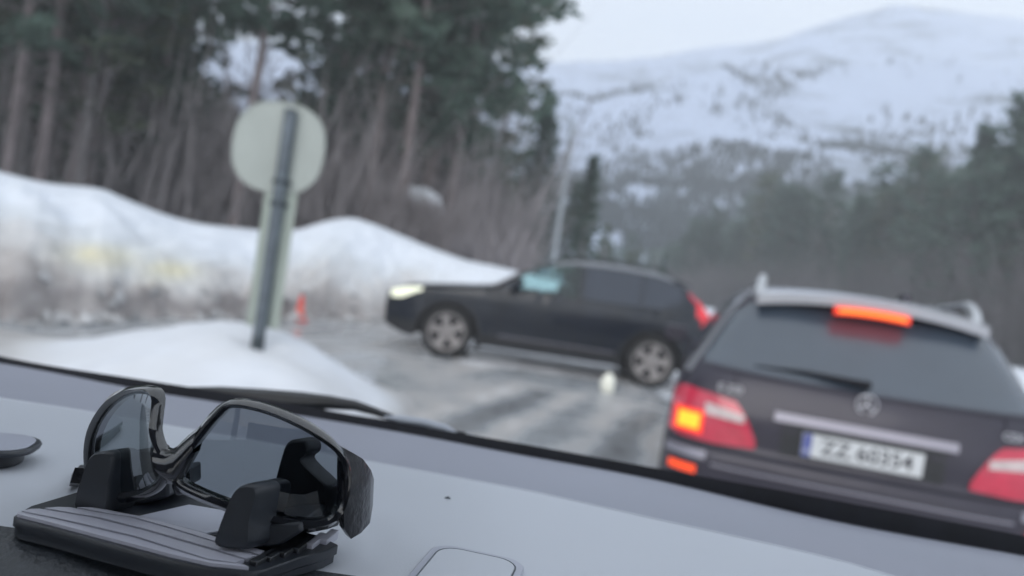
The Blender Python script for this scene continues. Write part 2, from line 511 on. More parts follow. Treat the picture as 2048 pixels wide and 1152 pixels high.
# island mound of snow around the sign
MC = 6.6
MPX = [(0, 694), (60, 692), (130, 686), (220, 670), (310, 655), (380, 645), (440, 639), (490, 641), (540, 655), (590, 672), (640, 700), (690, 735), (740, 772), (800, 812)]
MH = [(-1.2, 0.0), (-.9, .08)] + [(ray(a, b_).x, max(0, EYE.z + ray(a, b_).z * MC)) for a, b_ in MPX] + [(-.10, .04), (-.06, 0)]
def mound_h(x, y):
    t = x / y
    if t < -1.2 or t > -.06: return 0
    s = y - MC
    p = math.exp(-(s / 1.15) ** 2) if s > 0 else math.exp(-(s / 1.9) ** 2)
    p = max(0, (p - .06) / .94)
    return smooth_table(MH, t) * p
rows, vals = [], []
for j in range(90):
    y = MC - 3.0 + 5.2 * j / 89
    row = []
    for i in range(200):
        t = -1.2 + 1.16 * i / 199
        x = t * y
        h = mound_h(x, y)
        z = h + (.03 * nse(x * 1.5, y * 1.5, 1) + .016 * nse(x * 5, y * 5, 2)) * min(1, h * 4) - .02
        dpost = math.hypot(x + 1.86, y - 6.1)
        z -= .08 * math.exp(-(dpost / .14) ** 2)
        row.append((x, y, z))
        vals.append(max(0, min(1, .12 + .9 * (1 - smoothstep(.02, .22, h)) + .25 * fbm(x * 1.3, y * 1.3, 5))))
    rows.append(row)
mb = MB(); mb.grid(rows)
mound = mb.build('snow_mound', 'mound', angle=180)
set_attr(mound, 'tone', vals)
tag(mound, 'low rounded snow mound on the traffic island around the sign post', kind='structure')

# crumbled snow lumps along the foot of the bank
mb = MB()
for i in range(230):
    t = random.uniform(-.8, .05) if i < 330 else random.uniform(.05, .5)
    y = smooth_table(TOE, t) + random.uniform(-.55, .3)
    x = t * y
    r = random.uniform(.03, .13) * (1.3 if random.random() < .12 else .8)
    p = Vector((x, y, ground_z(x, y) + r * .3))
    vs = []
    for (a, b_, c) in ((1, 0, 0), (-1, 0, 0), (0, 1, 0), (0, -1, 0), (0, 0, 1), (0, 0, -1)):
        vs.append(p + Vector((a, b_, c)) * r * random.uniform(.7, 1.3) + Vector((random.uniform(-.3, .3), random.uniform(-.3, .3), random.uniform(-.2, .2))) * r)
    mb.add(vs, [(0, 2, 4), (2, 1, 4), (1, 3, 4), (3, 0, 4), (2, 0, 5), (1, 2, 5), (3, 1, 5), (0, 3, 5)])
tag(mb.build('snow_rubble', mat('crumbled_dirty_snow', (.42, .42, .43), .9, var=.5, vscale=3)), 'crumbled dirty snow along the foot of the bank', kind='stuff')

# ================================================================== mountain
RIDGE = [(-3, .05), (-1.2, .12), (-.6, .2), (-.3, .235)]
for px, py in [(1060, 130), (1160, 128), (1280, 124), (1400, 101), (1550, 84), (1620, 62), (1720, 40), (1850, 23), (1900, 26), (1960, 36), (2048, 50)]:
    d = ray(px, py); RIDGE.append((d.x, d.z))
RIDGE += [(.85, .30), (1.3, .22), (2.5, .1)]
RY = 1250.0
MPROF = [(250, 0), (330, .03), (450, .16), (560, .30), (640, .42), (720, .47), (850, .60), (980, .76), (1120, .90), (1250, 1.0), (1500, 1.0), (1900, .8)]
def mt_z(x, y):
    t = x / y
    e = smooth_table(RIDGE, t)
    z = e * RY * smooth_table(MPROF, y)
    # a nearer wooded spur that fades to the right
    sp = math.exp(-((t - .20) / .10) ** 2) * math.exp(-((y - 600) / 90) ** 2) * 34
    k = smoothstep(280, 420, y) * (1 - .96 * smoothstep(900, 1230, y))
    z += sp + k * (26 * fbm(x * .006, y * .006, 2, 5) + 9 * abs(nse(x * .02, y * .02)))
    return z + 3.0 * smoothstep(700, 1200, y)
ts = [-.85 + .55 * i / 20 for i in range(20)] + [-.3 + 1.2 * i / 260 for i in range(260)] + [.9 + .0001 * i for i in range(2)]
ys = [250 + 12 * i for i in range(84)] + [1260, 1300, 1400, 1600, 1900]
mb = MB(); mb.grid([[(t * y, y, mt_z(t * y, y)) for t in ts] for y in ys])
tag(mb.build('mountain', 'rock', angle=180), 'long snow covered mountain with dark scrub streaks', kind='structure').scale = (.35, .35, .35)
# birch scrub and small spruces on the slope: nobody could count them
mb = MB()
rnd = random.Random(3)
n_ = 0
while n_ < 20000:
    y = 300 + 800 * rnd.random() ** 1.6
    t = rnd.uniform(-.12, .85)
    x = t * y
    dens = (1 - smoothstep(420, 620, y)) * 1.1 + .04
    dens += .9 * math.exp(-((y - 640 + 60 * (t - .3)) / 22) ** 2) * (1 - smoothstep(.25, .42, t))
    dens += .35 * math.exp(-((y - 960 + 140 * fbm(t * 4, 1)) / 14) ** 2) + .3 * math.exp(-((y - 790 + 160 * fbm(t * 5, 7)) / 16) ** 2)
    dens *= smoothstep(-.16, .28, fbm(x * .014, y * .011, 11, 5) + .13 + .25 * (1 - smoothstep(380, 560, y)))
    if rnd.random() > dens: continue
    n_ += 1
    z = mt_z(x, y)
    h = rnd.uniform(2.6, 6.5) * (1 if y < 700 else .7)
    r = h * rnd.uniform(.16, .30)
    a0 = rnd.random() * 6
    vs = [(x, y, z + h)]
    for k in range(4):
        a = a0 + k * math.pi / 2
        rr = r * rnd.uniform(.6, 1.3)
        vs.append((x + rr * math.cos(a), y + rr * math.sin(a), z + h * rnd.uniform(.05, .3)))
    vs.append((x, y, z - .5))
    mb.add(vs, [(0, 1, 2), (0, 2, 3), (0, 3, 4), (0, 4, 1), (5, 2, 1), (5, 3, 2), (5, 4, 3), (5, 1, 4)])
tag(mb.build('mountain_scrub', 'farwood', smooth=False), 'thin far birch scrub and spruce on the snowy mountain slope', kind='stuff').scale = (.35, .35, .35)

# ================================================================== trees
def pine_meshes(seed, H, crown_from, spread, kind='pine'):
    r = random.Random(seed)
    tb, cb = MB(), MB()
    bend = [(0, 0)]
    for i in range(6): bend.append((bend[-1][0] + r.uniform(-.10, .10), bend[-1][1] + r.uniform(-.10, .10)))
    pts = [(bend[i][0], bend[i][1], H * i / 6 * .98) for i in range(7)]
    r0 = .0075 * H
    tb.tube(pts, [r0 * (1 - .85 * i / 6) + .012 for i in range(7)], 7)
    def axis(z):
        k = min(5.999, z / H * 6); i = int(k); f = k - i
        return bend[i][0] * (1 - f) + bend[i + 1][0] * f, bend[i][1] * (1 - f) + bend[i + 1][1] * f
    nb = 46 if kind == 'pine' else 70
    for k in range(nb):
        f = k / (nb - 1)
        z = H * (crown_from + (1 - crown_from) * f)
        if kind == 'pine': ln = spread * (.45 + .55 * math.sin(math.pi * min(1, .25 + f * .75))) * r.uniform(.5, 1.15)
        else: ln = spread * (1.02 - f) * r.uniform(.7, 1.1) + .15
        a = k * 2.4 + r.uniform(-.4, .4)
        ax, ay = axis(z)
        rise = r.uniform(.0, .5) if kind == 'pine' else r.uniform(-.35, -.05)
        tip = (ax + ln * math.cos(a), ay + ln * math.sin(a), z + ln * rise)
        tb.tube([(ax, ay, z), tip], [.03, .008], 3, cap=False)
        ncl = 4 if kind == 'pine' else 5
        for c in range(ncl):
            q = (.35 + .65 * (c + r.random()) / ncl)
            cx, cy, cz = ax + (tip[0] - ax) * q, ay + (tip[1] - ay) * q, z + (tip[2] - z) * q
            cs = .42 if kind == 'pine' else .30
            for _ in range(7):
                px, py, pz = cx + r.gauss(0, cs * .6), cy + r.gauss(0, cs * .6), cz + r.gauss(0, cs * .33)
                s_ = r.uniform(.15, .33) * H / 12
                d1 = Vector((r.gauss(0, 1), r.gauss(0, 1), r.gauss(.2, .5))).normalized() * s_
                d2 = Vector((r.gauss(0, 1), r.gauss(0, 1), r.gauss(0, .4))).normalized() * s_ * .6
                p = Vector((px, py, pz))
                cb.add([p - d1, p + d2, p + d1, p - d2], [(0, 1, 2, 3)])
    # dead lower twigs
    for k in range(16 if kind == 'pine' else 4):
        z = H * r.uniform(.1, max(.15, crown_from))
        a = r.random() * 6.28; ln = r.uniform(.4, 1.4)
        ax, ay = axis(z)
        tb.tube([(ax, ay, z), (ax + ln * math.cos(a), ay + ln * math.sin(a), z + ln * r.uniform(-.3, .3))], [.018, .006], 3, cap=False)
    return tb, cb
def birch_meshes(seed, H, spread):
    r = random.Random(seed)
    tb, cb = MB(), MB()
    lean = r.uniform(-.3, .3)
    pts = [(lean * i / 5 + r.uniform(-.05, .05), r.uniform(-.05, .05), H * i / 5) for i in range(6)]
    tb.tube(pts, [.009 * H * (1 - .85 * i / 5) + .008 for i in range(6)], 6)
    for k in range(46):
        z = H * (.12 + .86 * k / 45)
        a = r.random() * 6.28
        ln = spread * r.uniform(.4, 1.0) * (1 - .5 * k / 45)
        b0 = Vector((lean * z / H, 0, z)); b1 = b0 + Vector((math.cos(a) * ln, math.sin(a) * ln, ln * r.uniform(.5, 1.2)))
        cb.tube([b0, b1], [.022, .007], 3, cap=False)
        for _ in range(11):
            q = b0.lerp(b1, r.uniform(.2, 1))
            e = q + Vector((r.gauss(0, 1), r.gauss(0, 1), r.gauss(.3, .9))).normalized() * r.uniform(.3, .9)
            wv = Vector((r.gauss(0, 1), r.gauss(0, 1), 0)).normalized() * .014
            cb.add([q - wv, q + wv, e], [(0, 1, 2)])
    return tb, cb
PROTO = {}
def proto(key, tb, cb, bark, leaf, cname):
    a = tb.build('trunk', bark, smooth=True); c = cb.build(cname, leaf, smooth=False)
    PROTO[key] = (a.data, c.data, cname)
    bpy.data.objects.remove(a); bpy.data.objects.remove(c)
for i in range(4):
    proto('pine%d' % i, *pine_meshes(10 + i, 14, (.22, .32, .26, .15)[i], (2.4, 2.0, 2.7, 2.2)[i]), 'bark', 'needles2' if i == 3 else 'needles', 'crown')
for i in range(2):
    proto('spruce%d' % i, *pine_meshes(30 + i, 12, .08, 2.2, 'spruce'), 'bark', 'needles', 'crown')
for i in range(3):
    proto('birch%d' % i, *birch_meshes(50 + i, 10, 2.4), 'bark_grey', 'twigs', 'crown')
def tree(key, x, y, sc_, label, group, name, rz=None, z=None, szf=1.0):
    a, c, cname = PROTO[key]
    o = empty(name, (x, y, (ground_z(x, y) if z is None else z) - .1), random.random() * 6.28 if rz is None else rz, label, 'tree', group)
    o.scale = (sc_, sc_, sc_ * szf)
    for nm, me in (('trunk', a), (cname, c)):
        p = bpy.data.objects.new(nm, me); col.objects.link(p); p.parent = o
    return o
G_L, G_R = 'trees of the wood behind the left snowbank', 'trees of the wood on the right beyond the cars'
rt = random.Random(21)
# big pines that can be told apart
tree('pine1', *at_y(478, 380, 21).xy, 1.15, 'tall pine with dark bare trunk rising just left of the round sign', None, 'pine_tree')
tree('pine2', *at_y(800, 400, 22).xy, 1.2, 'tall pine with reddish trunk behind the highest hump of the snowbank', None, 'pine_tree')
tree('pine0', *at_y(905, 380, 24).xy, 1.2, 'tall dark pine standing at the open right end of the left wood', None, 'pine_tree')
tree('pine1', *at_y(80, 330, 20).xy, 1.3, 'pine with pale grey trunk at the far left of the wood', None, 'pine_tree')
tree('spruce0', *at_y(1065, 420, 31).xy, .62, 'dark bushy spruce just left of the street lamp', None, 'spruce_tree')
tree('spruce1', *at_y(1175, 440, 33).xy, .48, 'small dark spruce just right of the street lamp', None, 'spruce_tree')
tree('pine3', *at_y(985, 430, 33).xy, .85, 'green pine lower than its neighbours beside the gap in the wood', None, 'pine_tree')
for i in range(190):
    y = 19.5 + 34 * (i / 190) ** 1.0 + rt.uniform(-1, 1)
    t = rt.uniform(-.92, -.085)
    if -.46 < t < -.12 and rt.random() < (.85 if y > 28 else (.66 if t < -.2 else .5)): continue
    if -.34 < t < -.26 and y > 24: continue
    x = t * y
    k = rt.random()
    if k < .70:
        key = 'pine%d' % rt.randrange(4); nm = 'pine_tree'; lb = 'green pine among many in the wood behind the left snowbank'
    elif k < .76:
        key = 'spruce%d' % rt.randrange(2); nm = 'spruce_tree'; lb = 'dark spruce among the pines behind the left snowbank'
    else:
        key = 'birch%d' % rt.randrange(3); nm = 'bare_birch_tree'; lb = 'bare brown birch among the pines behind the left snowbank'
    s_ = rt.uniform(.9, 1.3) * (1.0 if nm != 'bare_birch_tree' else .95)
    if t > -.13: s_ *= .8
    tree(key, x, y, s_, lb, G_L, nm)
EDGE = [(-.02, .10), (.05, .13), (.12, .065), (.17, .07), (.22, .108), (.27, .14), (.311, .17), (.396, .188), (.455, .213), (.512, .255), (.598, .305), (.8, .36)]
for i in range(150):
    t = rt.uniform(.10, .80)
    e = lerp_table(EDGE, t)
    d = min(13.0 / e, 82)
    y = d * (1 + .45 * rt.random() ** 1.4)
    x = t * y
    k = rt.random()
    if k < .55: key, nm, lb, h0 = 'pine%d' % rt.randrange(4), 'pine_tree', 'green pine among many in the wood right of the road', 14
    elif k < .68: key, nm, lb, h0 = 'spruce%d' % rt.randrange(2), 'spruce_tree', 'dark spruce among the pines right of the road', 12
    else: key, nm, lb, h0 = 'birch%d' % rt.randrange(3), 'bare_birch_tree', 'bare brown birch among the pines right of the road', 10
    H = (e * d + 1.0) * rt.uniform(.72, 1.12) * (.8 if k > .68 else 1)
    tree(key, x, y, H / h0, lb, G_R, nm, z=0)
for i in range(14):
    t = rt.uniform(-.03, .20)
    y = rt.uniform(42, 85)
    e = .10 * (1 - smoothstep(.02, .14, t)) + .045
    k = rt.randrange(3)
    key, nm, lb, h0 = (('birch0', 'bare_birch_tree', 'small bare birch in the open gap below the mountain', 10), ('spruce1', 'spruce_tree', 'small spruce in the open gap below the mountain', 12), ('pine3', 'pine_tree', 'small pine in the open gap below the mountain', 14))[k]
    tree(key, t * y, y, max(3, e * y * rt.uniform(.7, 1.2) + 1) / h0, lb, 'small trees in the gap below the mountain', nm, z=.3)

for i in range(11):
    tree(('pine0', 'birch1', 'pine2')[i % 3], -13 - rt.uniform(0, 9), -1 + i * 1.1, rt.uniform(.8, 1.15), 'tree at the roadside left of the car, mirrored in the sunglasses', 'roadside trees mirrored in the sunglasses', ('pine_tree', 'bare_birch_tree', 'pine_tree')[i % 3], z=0)
HP = at_y(842, 398, 23.2)
mb = MB()
rows = []
for k in range(10):
    q = k / 9
    rows.append([(HP.x + (1.0 * q ** .6 * (1 + .25 * nse(a * 1.3, q * 3, 4))) * math.cos(a), HP.y + .8 * q * math.sin(a), HP.z + .30 - 2.4 * q ** 2.2 + .15 * nse(a, q * 4, 9)) for a in [2 * math.pi * i / 20 for i in range(20)]])
mb.grid([r_[::-1] for r_ in rows], closed=True)
tag(mb.build('snow_heap', 'snow', angle=180), 'bright snow heap glimpsed between trunks behind the highest hump of the bank', 'snow heap')
# brown leafless thicket between the trunks (nobody could count it)
def thicket(name, label, n, place, m):
    mb = MB()
    for i in range(n):
        x, y, z, h = place()
        wd = random.uniform(.010, .028) * (1 + y / 60)
        ln = h * random.uniform(.35, 1)
        z0 = z + random.uniform(0, h - ln)
        dx, dy = random.gauss(0, .30) * ln, random.gauss(0, .14) * ln
        mx_ = random.uniform(-.1, .1)
        mb.add([(x - wd, y, z0), (x + wd, y, z0), (x + dx * .5 + mx_ + wd * .6, y + dy * .5, z0 + ln * .5), (x + dx * .5 + mx_ - wd * .6, y + dy * .5, z0 + ln * .5), (x + dx, y + dy, z0 + ln)], [(0, 1, 2, 3), (3, 2, 4)])
    return tag(mb.build(name, m, smooth=False), label, kind='stuff')
def pl_left():
    t = random.uniform(-1.0, .02); y = 19.5 + 30 * random.random() ** .7; x = t * y
    if abs(t - HP.x / HP.y) < .036 and y < 23.5 and random.random() < .9: return x, y, ground_z(x, y) - .1, random.uniform(.4, .9)
    top = 4.6 + (2.5 if random.random() < .2 else 0) - 1.6 * smoothstep(-.1, .02, t)
    return x, y, ground_z(x, y) - .1, top * random.uniform(.5, 1.3)
thicket('thicket', 'brown leafless thicket filling the left wood between trunks', 16000, pl_left, 'twigs')
def pl_heap():
    t = HP.x / HP.y + random.uniform(-.05, .05); y = random.uniform(19.6, 21.4)
    return t * y, y, ground_z(t * y, y) - .1, 1.55
thicket('thicket', 'low brown brush before the snow heap behind the bank', 700, pl_heap, 'twigs')
def pl_right():
    t = random.uniform(.09, .85); e = lerp_table(EDGE, t); d = min(13.0 / e, 82)
    y = d * random.uniform(.93, 1.4); 
    return t * y, y, 0, (e * d) * random.uniform(.3, .62)
thicket('thicket', 'dark brown thicket along the wood right of the road', 24000, pl_right, 'twigs2')
# the far side of the woods: a mass of trees beyond
def mass(name, label, n, place, m):
    mb = MB()
    for i in range(n):
        p = Vector(place())
        s_ = random.uniform(.35, .9)
        d1 = Vector((random.gauss(0, 1), random.gauss(0, 1), random.gauss(0, .8))).normalized() * s_
        d2 = Vector((random.gauss(0, 1), random.gauss(0, 1), random.gauss(0, .8))).normalized() * s_ * .6
        mb.add([p - d1, p + d2, p + d1, p - d2], [(0, 1, 2, 3)])
    return tag(mb.build(name, m, smooth=False), label, kind='stuff')
def pm_left():
    t = random.uniform(-1.1, -.06); y = random.uniform(50, 75); x = t * y
    top = 14.0 + 4 * fbm(x * .12, 3) - 3.5 * math.exp(-((t + .32) / .13) ** 2)
    if t < -.5: top += 8
    if t > -.2: top -= 4.5 * smoothstep(-.2, -.06, t)
    return (x, y, random.uniform(0, 1) ** 1.3 * top)
thicket_far = mass('far_wood', 'far depth of the left wood seen between its trunks', 30000, pm_left, mat('far_wood_mixed', (.15, .19, .155), .9, dark=(.25, .22, .225), vscale=.12))
def pm_right():
    t = random.uniform(.10, .9); e = lerp_table(EDGE, t); d = min(13.0 / e, 82)
    y = d * random.uniform(1.3, 1.6)
    return (t * y, y, random.random() * (e * y * .86))
mass('far_wood', 'far depth of the wood right of the road', 12000, pm_right, 'needles')

# ================================================================== street lamp
lp = at_y(1104, 525, 30)
lamp_o = empty('street_lamp', (lp.x, lp.y, 0), 0, 'tall thin grey street lamp standing behind the crossing dark car', 'street lamp')
mb = MB(); mb.tube([(0, 0, 0), (0, 0, 1.2), (0, 0, 7.1)], [.15, .13, .09], 10); mb.build('pole', 'lamp_post', lamp_o)
mb = MB(); mb.tube([(0, 0, 7.05), (-.15, 0, 7.25), (-.7, 0, 7.35)], .035, 8); mb.build('arm', 'lamp_post', lamp_o)
mb = MB(); mb.box((-1.25, -.12, 7.30), (-.68, .12, 7.40)); mb.build('lamp_head', 'lamp_post', lamp_o, bevel=.03)

# ================================================================== traffic sign seen from behind
SY = 6.1
pb = at_y(515, 690, SY)
zb = mound_h(pb.x, SY) - .15
sg = empty('traffic_sign', (pb.x, SY, zb), 0, 'round traffic sign seen from behind on a grey post in the snow mound', 'traffic sign')
ptop = at_y(578, 222, SY).z - zb
base_z = pb.z - zb
mb = MB(); mb.tube([(0, 0, 0), (0, 0, ptop)], .048, 16); mb.build('post', 'post', sg)
mb = MB(); mb.tube([(0, 0, ptop - .004), (0, 0, ptop + .012)], .051, 16); mb.build('post_cap', 'clamp', sg)
dc = at_y(558, 295, SY + .06)
cx_, cz_ = dc.x - pb.x, dc.z - zb
def superell(rx, rz, n=2.5, k=56):
    return [(math.copysign(abs(math.cos(a)) ** (2 / n), math.cos(a)) * rx, math.copysign(abs(math.sin(a)) ** (2 / n), math.sin(a)) * rz) for a in [2 * math.pi * i / k for i in range(k)]]
mb = MB(); mb.prism(superell(.352, .347), .050, .054, lambda u, v, h: (cx_ + u, h, cz_ + v)); mb.build('sign_panel', 'sign_back', sg)
so_, si_ = superell(.356, .351), superell(.343, .338)
mb = MB(); mb.grid([[(cx_ + u, .046, cz_ + v) for u, v in si_], [(cx_ + u, .042, cz_ + v) for u, v in so_], [(cx_ + u, .058, cz_ + v) for u, v in so_]], closed=True); mb.build('folded_edge', 'sign_back', sg)
z0 = at_y(527, 655, SY + .06).z - zb
z1 = cz_ - .31
mb = MB(); mb.box((-.125, .060, z0), (.125, .064, z1)); mb.box((-.125, .048, z0), (-.118, .060, z1)); mb.box((.118, .048, z0), (.125, .060, z1)); mb.build('marker_board', 'marker', sg, bevel=.001)
for pyx in (363, 408):
    zc = at_y(558, pyx, SY).z - zb
    mb = MB(); mb.tube([(0, 0, zc - .02), (0, 0, zc + .02)], .055, 16); mb.box((-.07, .036, zc - .016), (.07, .046, zc + .016)); mb.box((-.066, -.01, zc - .012), (-.052, .05, zc + .012)); mb.box((.052, -.01, zc - .012), (.066, .05, zc + .012))
    mb.build('clamp', 'clamp', sg, bevel=.002)
mb = MB(); mb.tube([(0, 0, 0), (0, 0, base_z + .06)], .05, 14); mb.build('base_sleeve', 'clamp', sg)

# ================================================================== traffic cone
cp = at_z(597, 643, .0)
cn = empty('traffic_cone', (cp.x, cp.y, .01), .3, 'small orange traffic cone at the foot of the snowbank right of the sign', 'traffic cone')
mb = MB(); mb.box((-.13, -.13, 0), (.13, .13, .03)); mb.build('base', 'cone', cn, bevel=.01)
mb = MB(); mb.tube([(0, 0, .03), (0, 0, .16)], [.095, .07], 20); mb.tube([(0, 0, .235), (0, 0, .42), (0, 0, .43)], [.056, .025, .018], 20); mb.build('cone_body', 'cone', cn)
mb = MB(); mb.tube([(0, 0, .16), (0, 0, .235)], [.071, .057], 20); mb.build('reflective_band', mat('faded_band', (.8, .22, .18), .4), cn)

# ================================================================== vehicle helpers
def text_mesh(s, size, name, m, parent, mtx, depth=.002):
    cu = bpy.data.curves.new(name, 'FONT')
    cu.body = s; cu.size = size; cu.extrude = depth; cu.align_x = 'CENTER'; cu.align_y = 'CENTER'; cu.resolution_u = 3; cu.offset = size * .012
    t = bpy.data.objects.new('t', cu)
    col.objects.link(t)
    dg = bpy.context.evaluated_depsgraph_get()
    me = bpy.data.meshes.new_from_object(t.evaluated_get(dg))
    bpy.data.objects.remove(t)
    me.name = name
    me.materials.clear(); me.materials.append(M[m])
    o = bpy.data.objects.new(name, me)
    col.objects.link(o); o.parent = parent; o.matrix_local = mtx
    return o
def wheel(parent, x, y, rad, side, axis='Y', rimm='rim', width=.235, spokes=5, rot=0.2):
    """axle along local Y; side=-1 outer face towards -Y"""
    o = MB()
    prof = [(-.5, .70), (-.5, .86), (-.46, .95), (-.36, .995), (0, 1.0), (.36, .995), (.46, .95), (.5, .86), (.5, .70)]
    n_ = 40
    rows = [[(rad * q * math.cos(2 * math.pi * k / n_), w_ * width, rad * q * math.sin(2 * math.pi * k / n_)) for k in range(n_)] for w_, q in prof]
    o.grid(rows, closed=True)
    for k in range(0, n_, 2):      # tread blocks
        a = 2 * math.pi * k / n_
        for yy in (-.22, .22):
            mt = Matrix.Rotation(-a, 4, 'Y')
            o.box((rad * .99, (yy - .17) * width, -.018), (rad * 1.008, (yy + .17) * width, .018), mt)
    wo = o.build('wheel', 'tyre', parent)
    wo.location = (x, y, rad)
    if axis == 'X': wo.rotation_euler = (0, 0, math.pi / 2)
    r_ = MB()
    s = side
    yo = s * width * .42
    R0 = rad * .70
    rows = [[(R0 * q * math.cos(2 * math.pi * k / n_), yy, R0 * q * math.sin(2 * math.pi * k / n_)) for k in range(n_)] for q, yy in ((1.03, s * width * .5), (1.03, s * width * .52), (.93, s * width * .50), (.90, s * width * .2), (.90, -s * width * .4))]
    r_.grid(rows if s < 0 else [q[::-1] for q in rows], closed=True)
    for k in range(spokes):
        a = rot + 2 * math.pi * k / spokes
        mt = Matrix.Rotation(-a, 4, 'Y')
        for off in (1,):
            vs = [Vector((R0 * .12, yo - s * .02, -.04)), Vector((R0 * .12, yo - s * .02, .04)), Vector((R0 * .94, yo, .062)), Vector((R0 * .94, yo, -.062))]
            vb = [v - Vector((0, s * .03, 0)) for v in vs]
            allv = [mt @ v for v in vs + vb]
            r_.add(allv, [(0, 1, 2, 3), (7, 6, 5, 4), (0, 4, 5, 1), (1, 5, 6, 2), (2, 6, 7, 3), (3, 7, 4, 0)])
    r_.tube([(0, yo - s * .05, 0), (0, yo - s * .012, 0), (0, yo, 0)], [R0 * .2, R0 * .2, R0 * .14], 20)
    ro = r_.build('rim', rimm, wo)
    d_ = MB(); d_.tube([(0, s * width * .12, 0), (0, s * width * .18, 0)], R0 * .98, 26); d_.build('brake_disc', 'dark_rubber', wo)
    return wo

# ================================================================== crossing dark SUV (faces left)
SX0, SYC = 0.0, 12.13
suv = empty('parked_suv', (0, SYC, 0), 0, 'dark navy SUV crossing the road side-on, headlight lit', 'car')
suv['label'] = 'dark navy SUV standing crosswise on the road, facing left with headlight lit'
S_TOP = [(-1.75, .62), (-1.735, .78), (-1.69, .87), (-1.5, .935), (-1.24, .975), (-.9, 1.02), (-.55, 1.06), (-.32, 1.095), (-.2, 1.15), (.05, 1.32), (.30, 1.47), (.52, 1.567), (.85, 1.63), (1.3, 1.655), (1.7, 1.655), (2.05, 1.635), (2.36, 1.575), (2.50, 1.49), (2.64, 1.36), (2.78, 1.22), (2.88, 1.11), (2.915, .98), (2.92, .9)]
def s_top(x): return lerp_table(S_TOP, x)
WX, WR = (-.82, 2.08), .365
def s_bot(x):
    z = .235
    if x < -1.3: z = .235 + .12 * ((-1.3 - x) / .45) ** 2
    if x > 2.55: z = .26 + .25 * ((x - 2.55) / .37) ** 1.5
    for c in WX:
        d = abs(x - c)
        if d < .435: z = max(z, .34 + math.sqrt(.435 ** 2 - d * d))
    return z
def s_plan(x):
    if x < -.9: k = (-.9 - x) / .88; return .945 - .30 * k ** 2.6
    if x > 2.2: k = (x - 2.2) / .74; return .945 - .22 * k ** 2.6
    return .945
def s_belt(x): return 1.02 + .045 * (x + .5) / 3
def s_w(x, z):
    w0 = s_plan(x)
    zb_ = s_belt(x)
    if z > zb_: w0 -= (z - zb_) * .46 + .02 * min(1, (z - zb_) / .03)
    elif z > .85: w0 -= .028 * ((z - .85) / (zb_ - .85)) ** 2
    elif z < .62: w0 -= .05 * ((.62 - z) / .38) ** 1.5
    w0 -= .018 * math.exp(-((z - .50) / .09) ** 2) * (1 if -.3 < x < 1.6 else .3)
    return w0
xs = sorted(set([round(-1.75 + 4.67 * i / 120, 4) for i in range(121)] + [c + s_ * .435 for c in WX for s_ in (-1, 1)] + [c + s_ * .4349 * math.cos(a * .2) for c in WX for s_ in (-1, 1) for a in range(8)]))
NS, NR = 22, 7
def s_section(x):
    zb_, zt = s_bot(x), s_top(x)
    ze = max(zb_ + .02, zt - .07)
    pts = []
    for i in range(NS + 1):
        z = zb_ + (ze - zb_) * i / NS
        pts.append((s_w(x, z), z))
    we = pts[-1][0]
    for i in range(1, NR + 1):
        a = i / NR
        yy = we * (1 - a)
        q = yy / we
        pts.append((yy, ze + (zt - ze) * (1 - q ** 3.2)))
    return pts
WIN_LO = lambda x: s_belt(x) + .055
def win_up(x): return min(1.545 + .02 * math.sin((x - .5) * 1.4), s_top(x) - .095)
OPEN = (.11, .93)
def in_open(x, z): return (OPEN[0] < x < OPEN[1] and WIN_LO(x) < z < win_up(x))
body = MB()
secs = [s_section(x) for x in xs]
for sgn in (-1, 1):
    vs, idx = [], 0
    nc = len(secs[0])
    vs = [(x, sgn * p[0], p[1]) for x, s_ in zip(xs, secs) for p in s_]
    fs = []
    for i in range(len(xs) - 1):
        for j in range(nc - 1):
            xm = (xs[i] + xs[i + 1]) / 2
            zm = (secs[i][j][1] + secs[i][j + 1][1]) / 2
            if j < NS and in_open(xm, zm): continue
            if j >= NS and -.27 < xm < .44 and secs[i][j + 1][0] < .999 and j < 99 and (secs[i][j][0] < .72): continue   # windscreen hole
            a = i * nc + j
            f = (a, a + nc, a + nc + 1, a + 1)
            fs.append(f if sgn < 0 else f[::-1])
    body.add(vs, fs)
for k in (0, -1):
    s_ = secs[k]
    ring = [(xs[k], -p[0], p[1]) for p in s_] + [(xs[k], p[0], p[1]) for p in s_[::-1][1:]]
    body.add(ring, [tuple(range(len(ring)))])
body.build('body', 'suv_paint', suv, angle=35)
mb = MB()
mb.box((-1.6, -.50, .40), (2.7, .50, .60)); mb.box((-1.4, -.80, .30), (-1.27, .80, .7)); mb.box((-.37, -.86, .27), (1.62, .86, .42))
mb.box((2.55, -.80, .30), (2.7, .80, .7)); mb.box((-.42, -.93, .20), (-.34, .93, .45)); mb.box((1.60, -.90, .22), (1.66, .90, .45))
for c in WX: mb.box((c - .47, -.585, .26), (c + .47, .585, .93))
mb.build('underbody', 'dark_rubber', suv)
for c in WX:
    for sgn in (-1, 1):
        mb = MB()
        rows = []
        for q, yy in ((.435, .935), (.43, .955), (.475, .957), (.485, .94)):
            rows.append([(c + q * math.cos(a), sgn * (yy - .01 + (s_plan(c + q * math.cos(a)) - .945)), .34 + q * math.sin(a)) for a in [math.pi * (-.06 + 1.12 * i / 30) for i in range(31)]])
        mb.grid(rows); mb.build('wheel_arch_trim', 'suv_trim', suv)
        mb = MB()
        mb.grid([[(c + .452 * math.cos(a), sgn * yy, .34 + .452 * math.sin(a)) for a in [math.pi * (-.05 + 1.1 * i / 24) for i in range(25)]] for yy in (.915, .60)])
        mb.build('wheel_arch_liner', 'dark_rubber', suv)
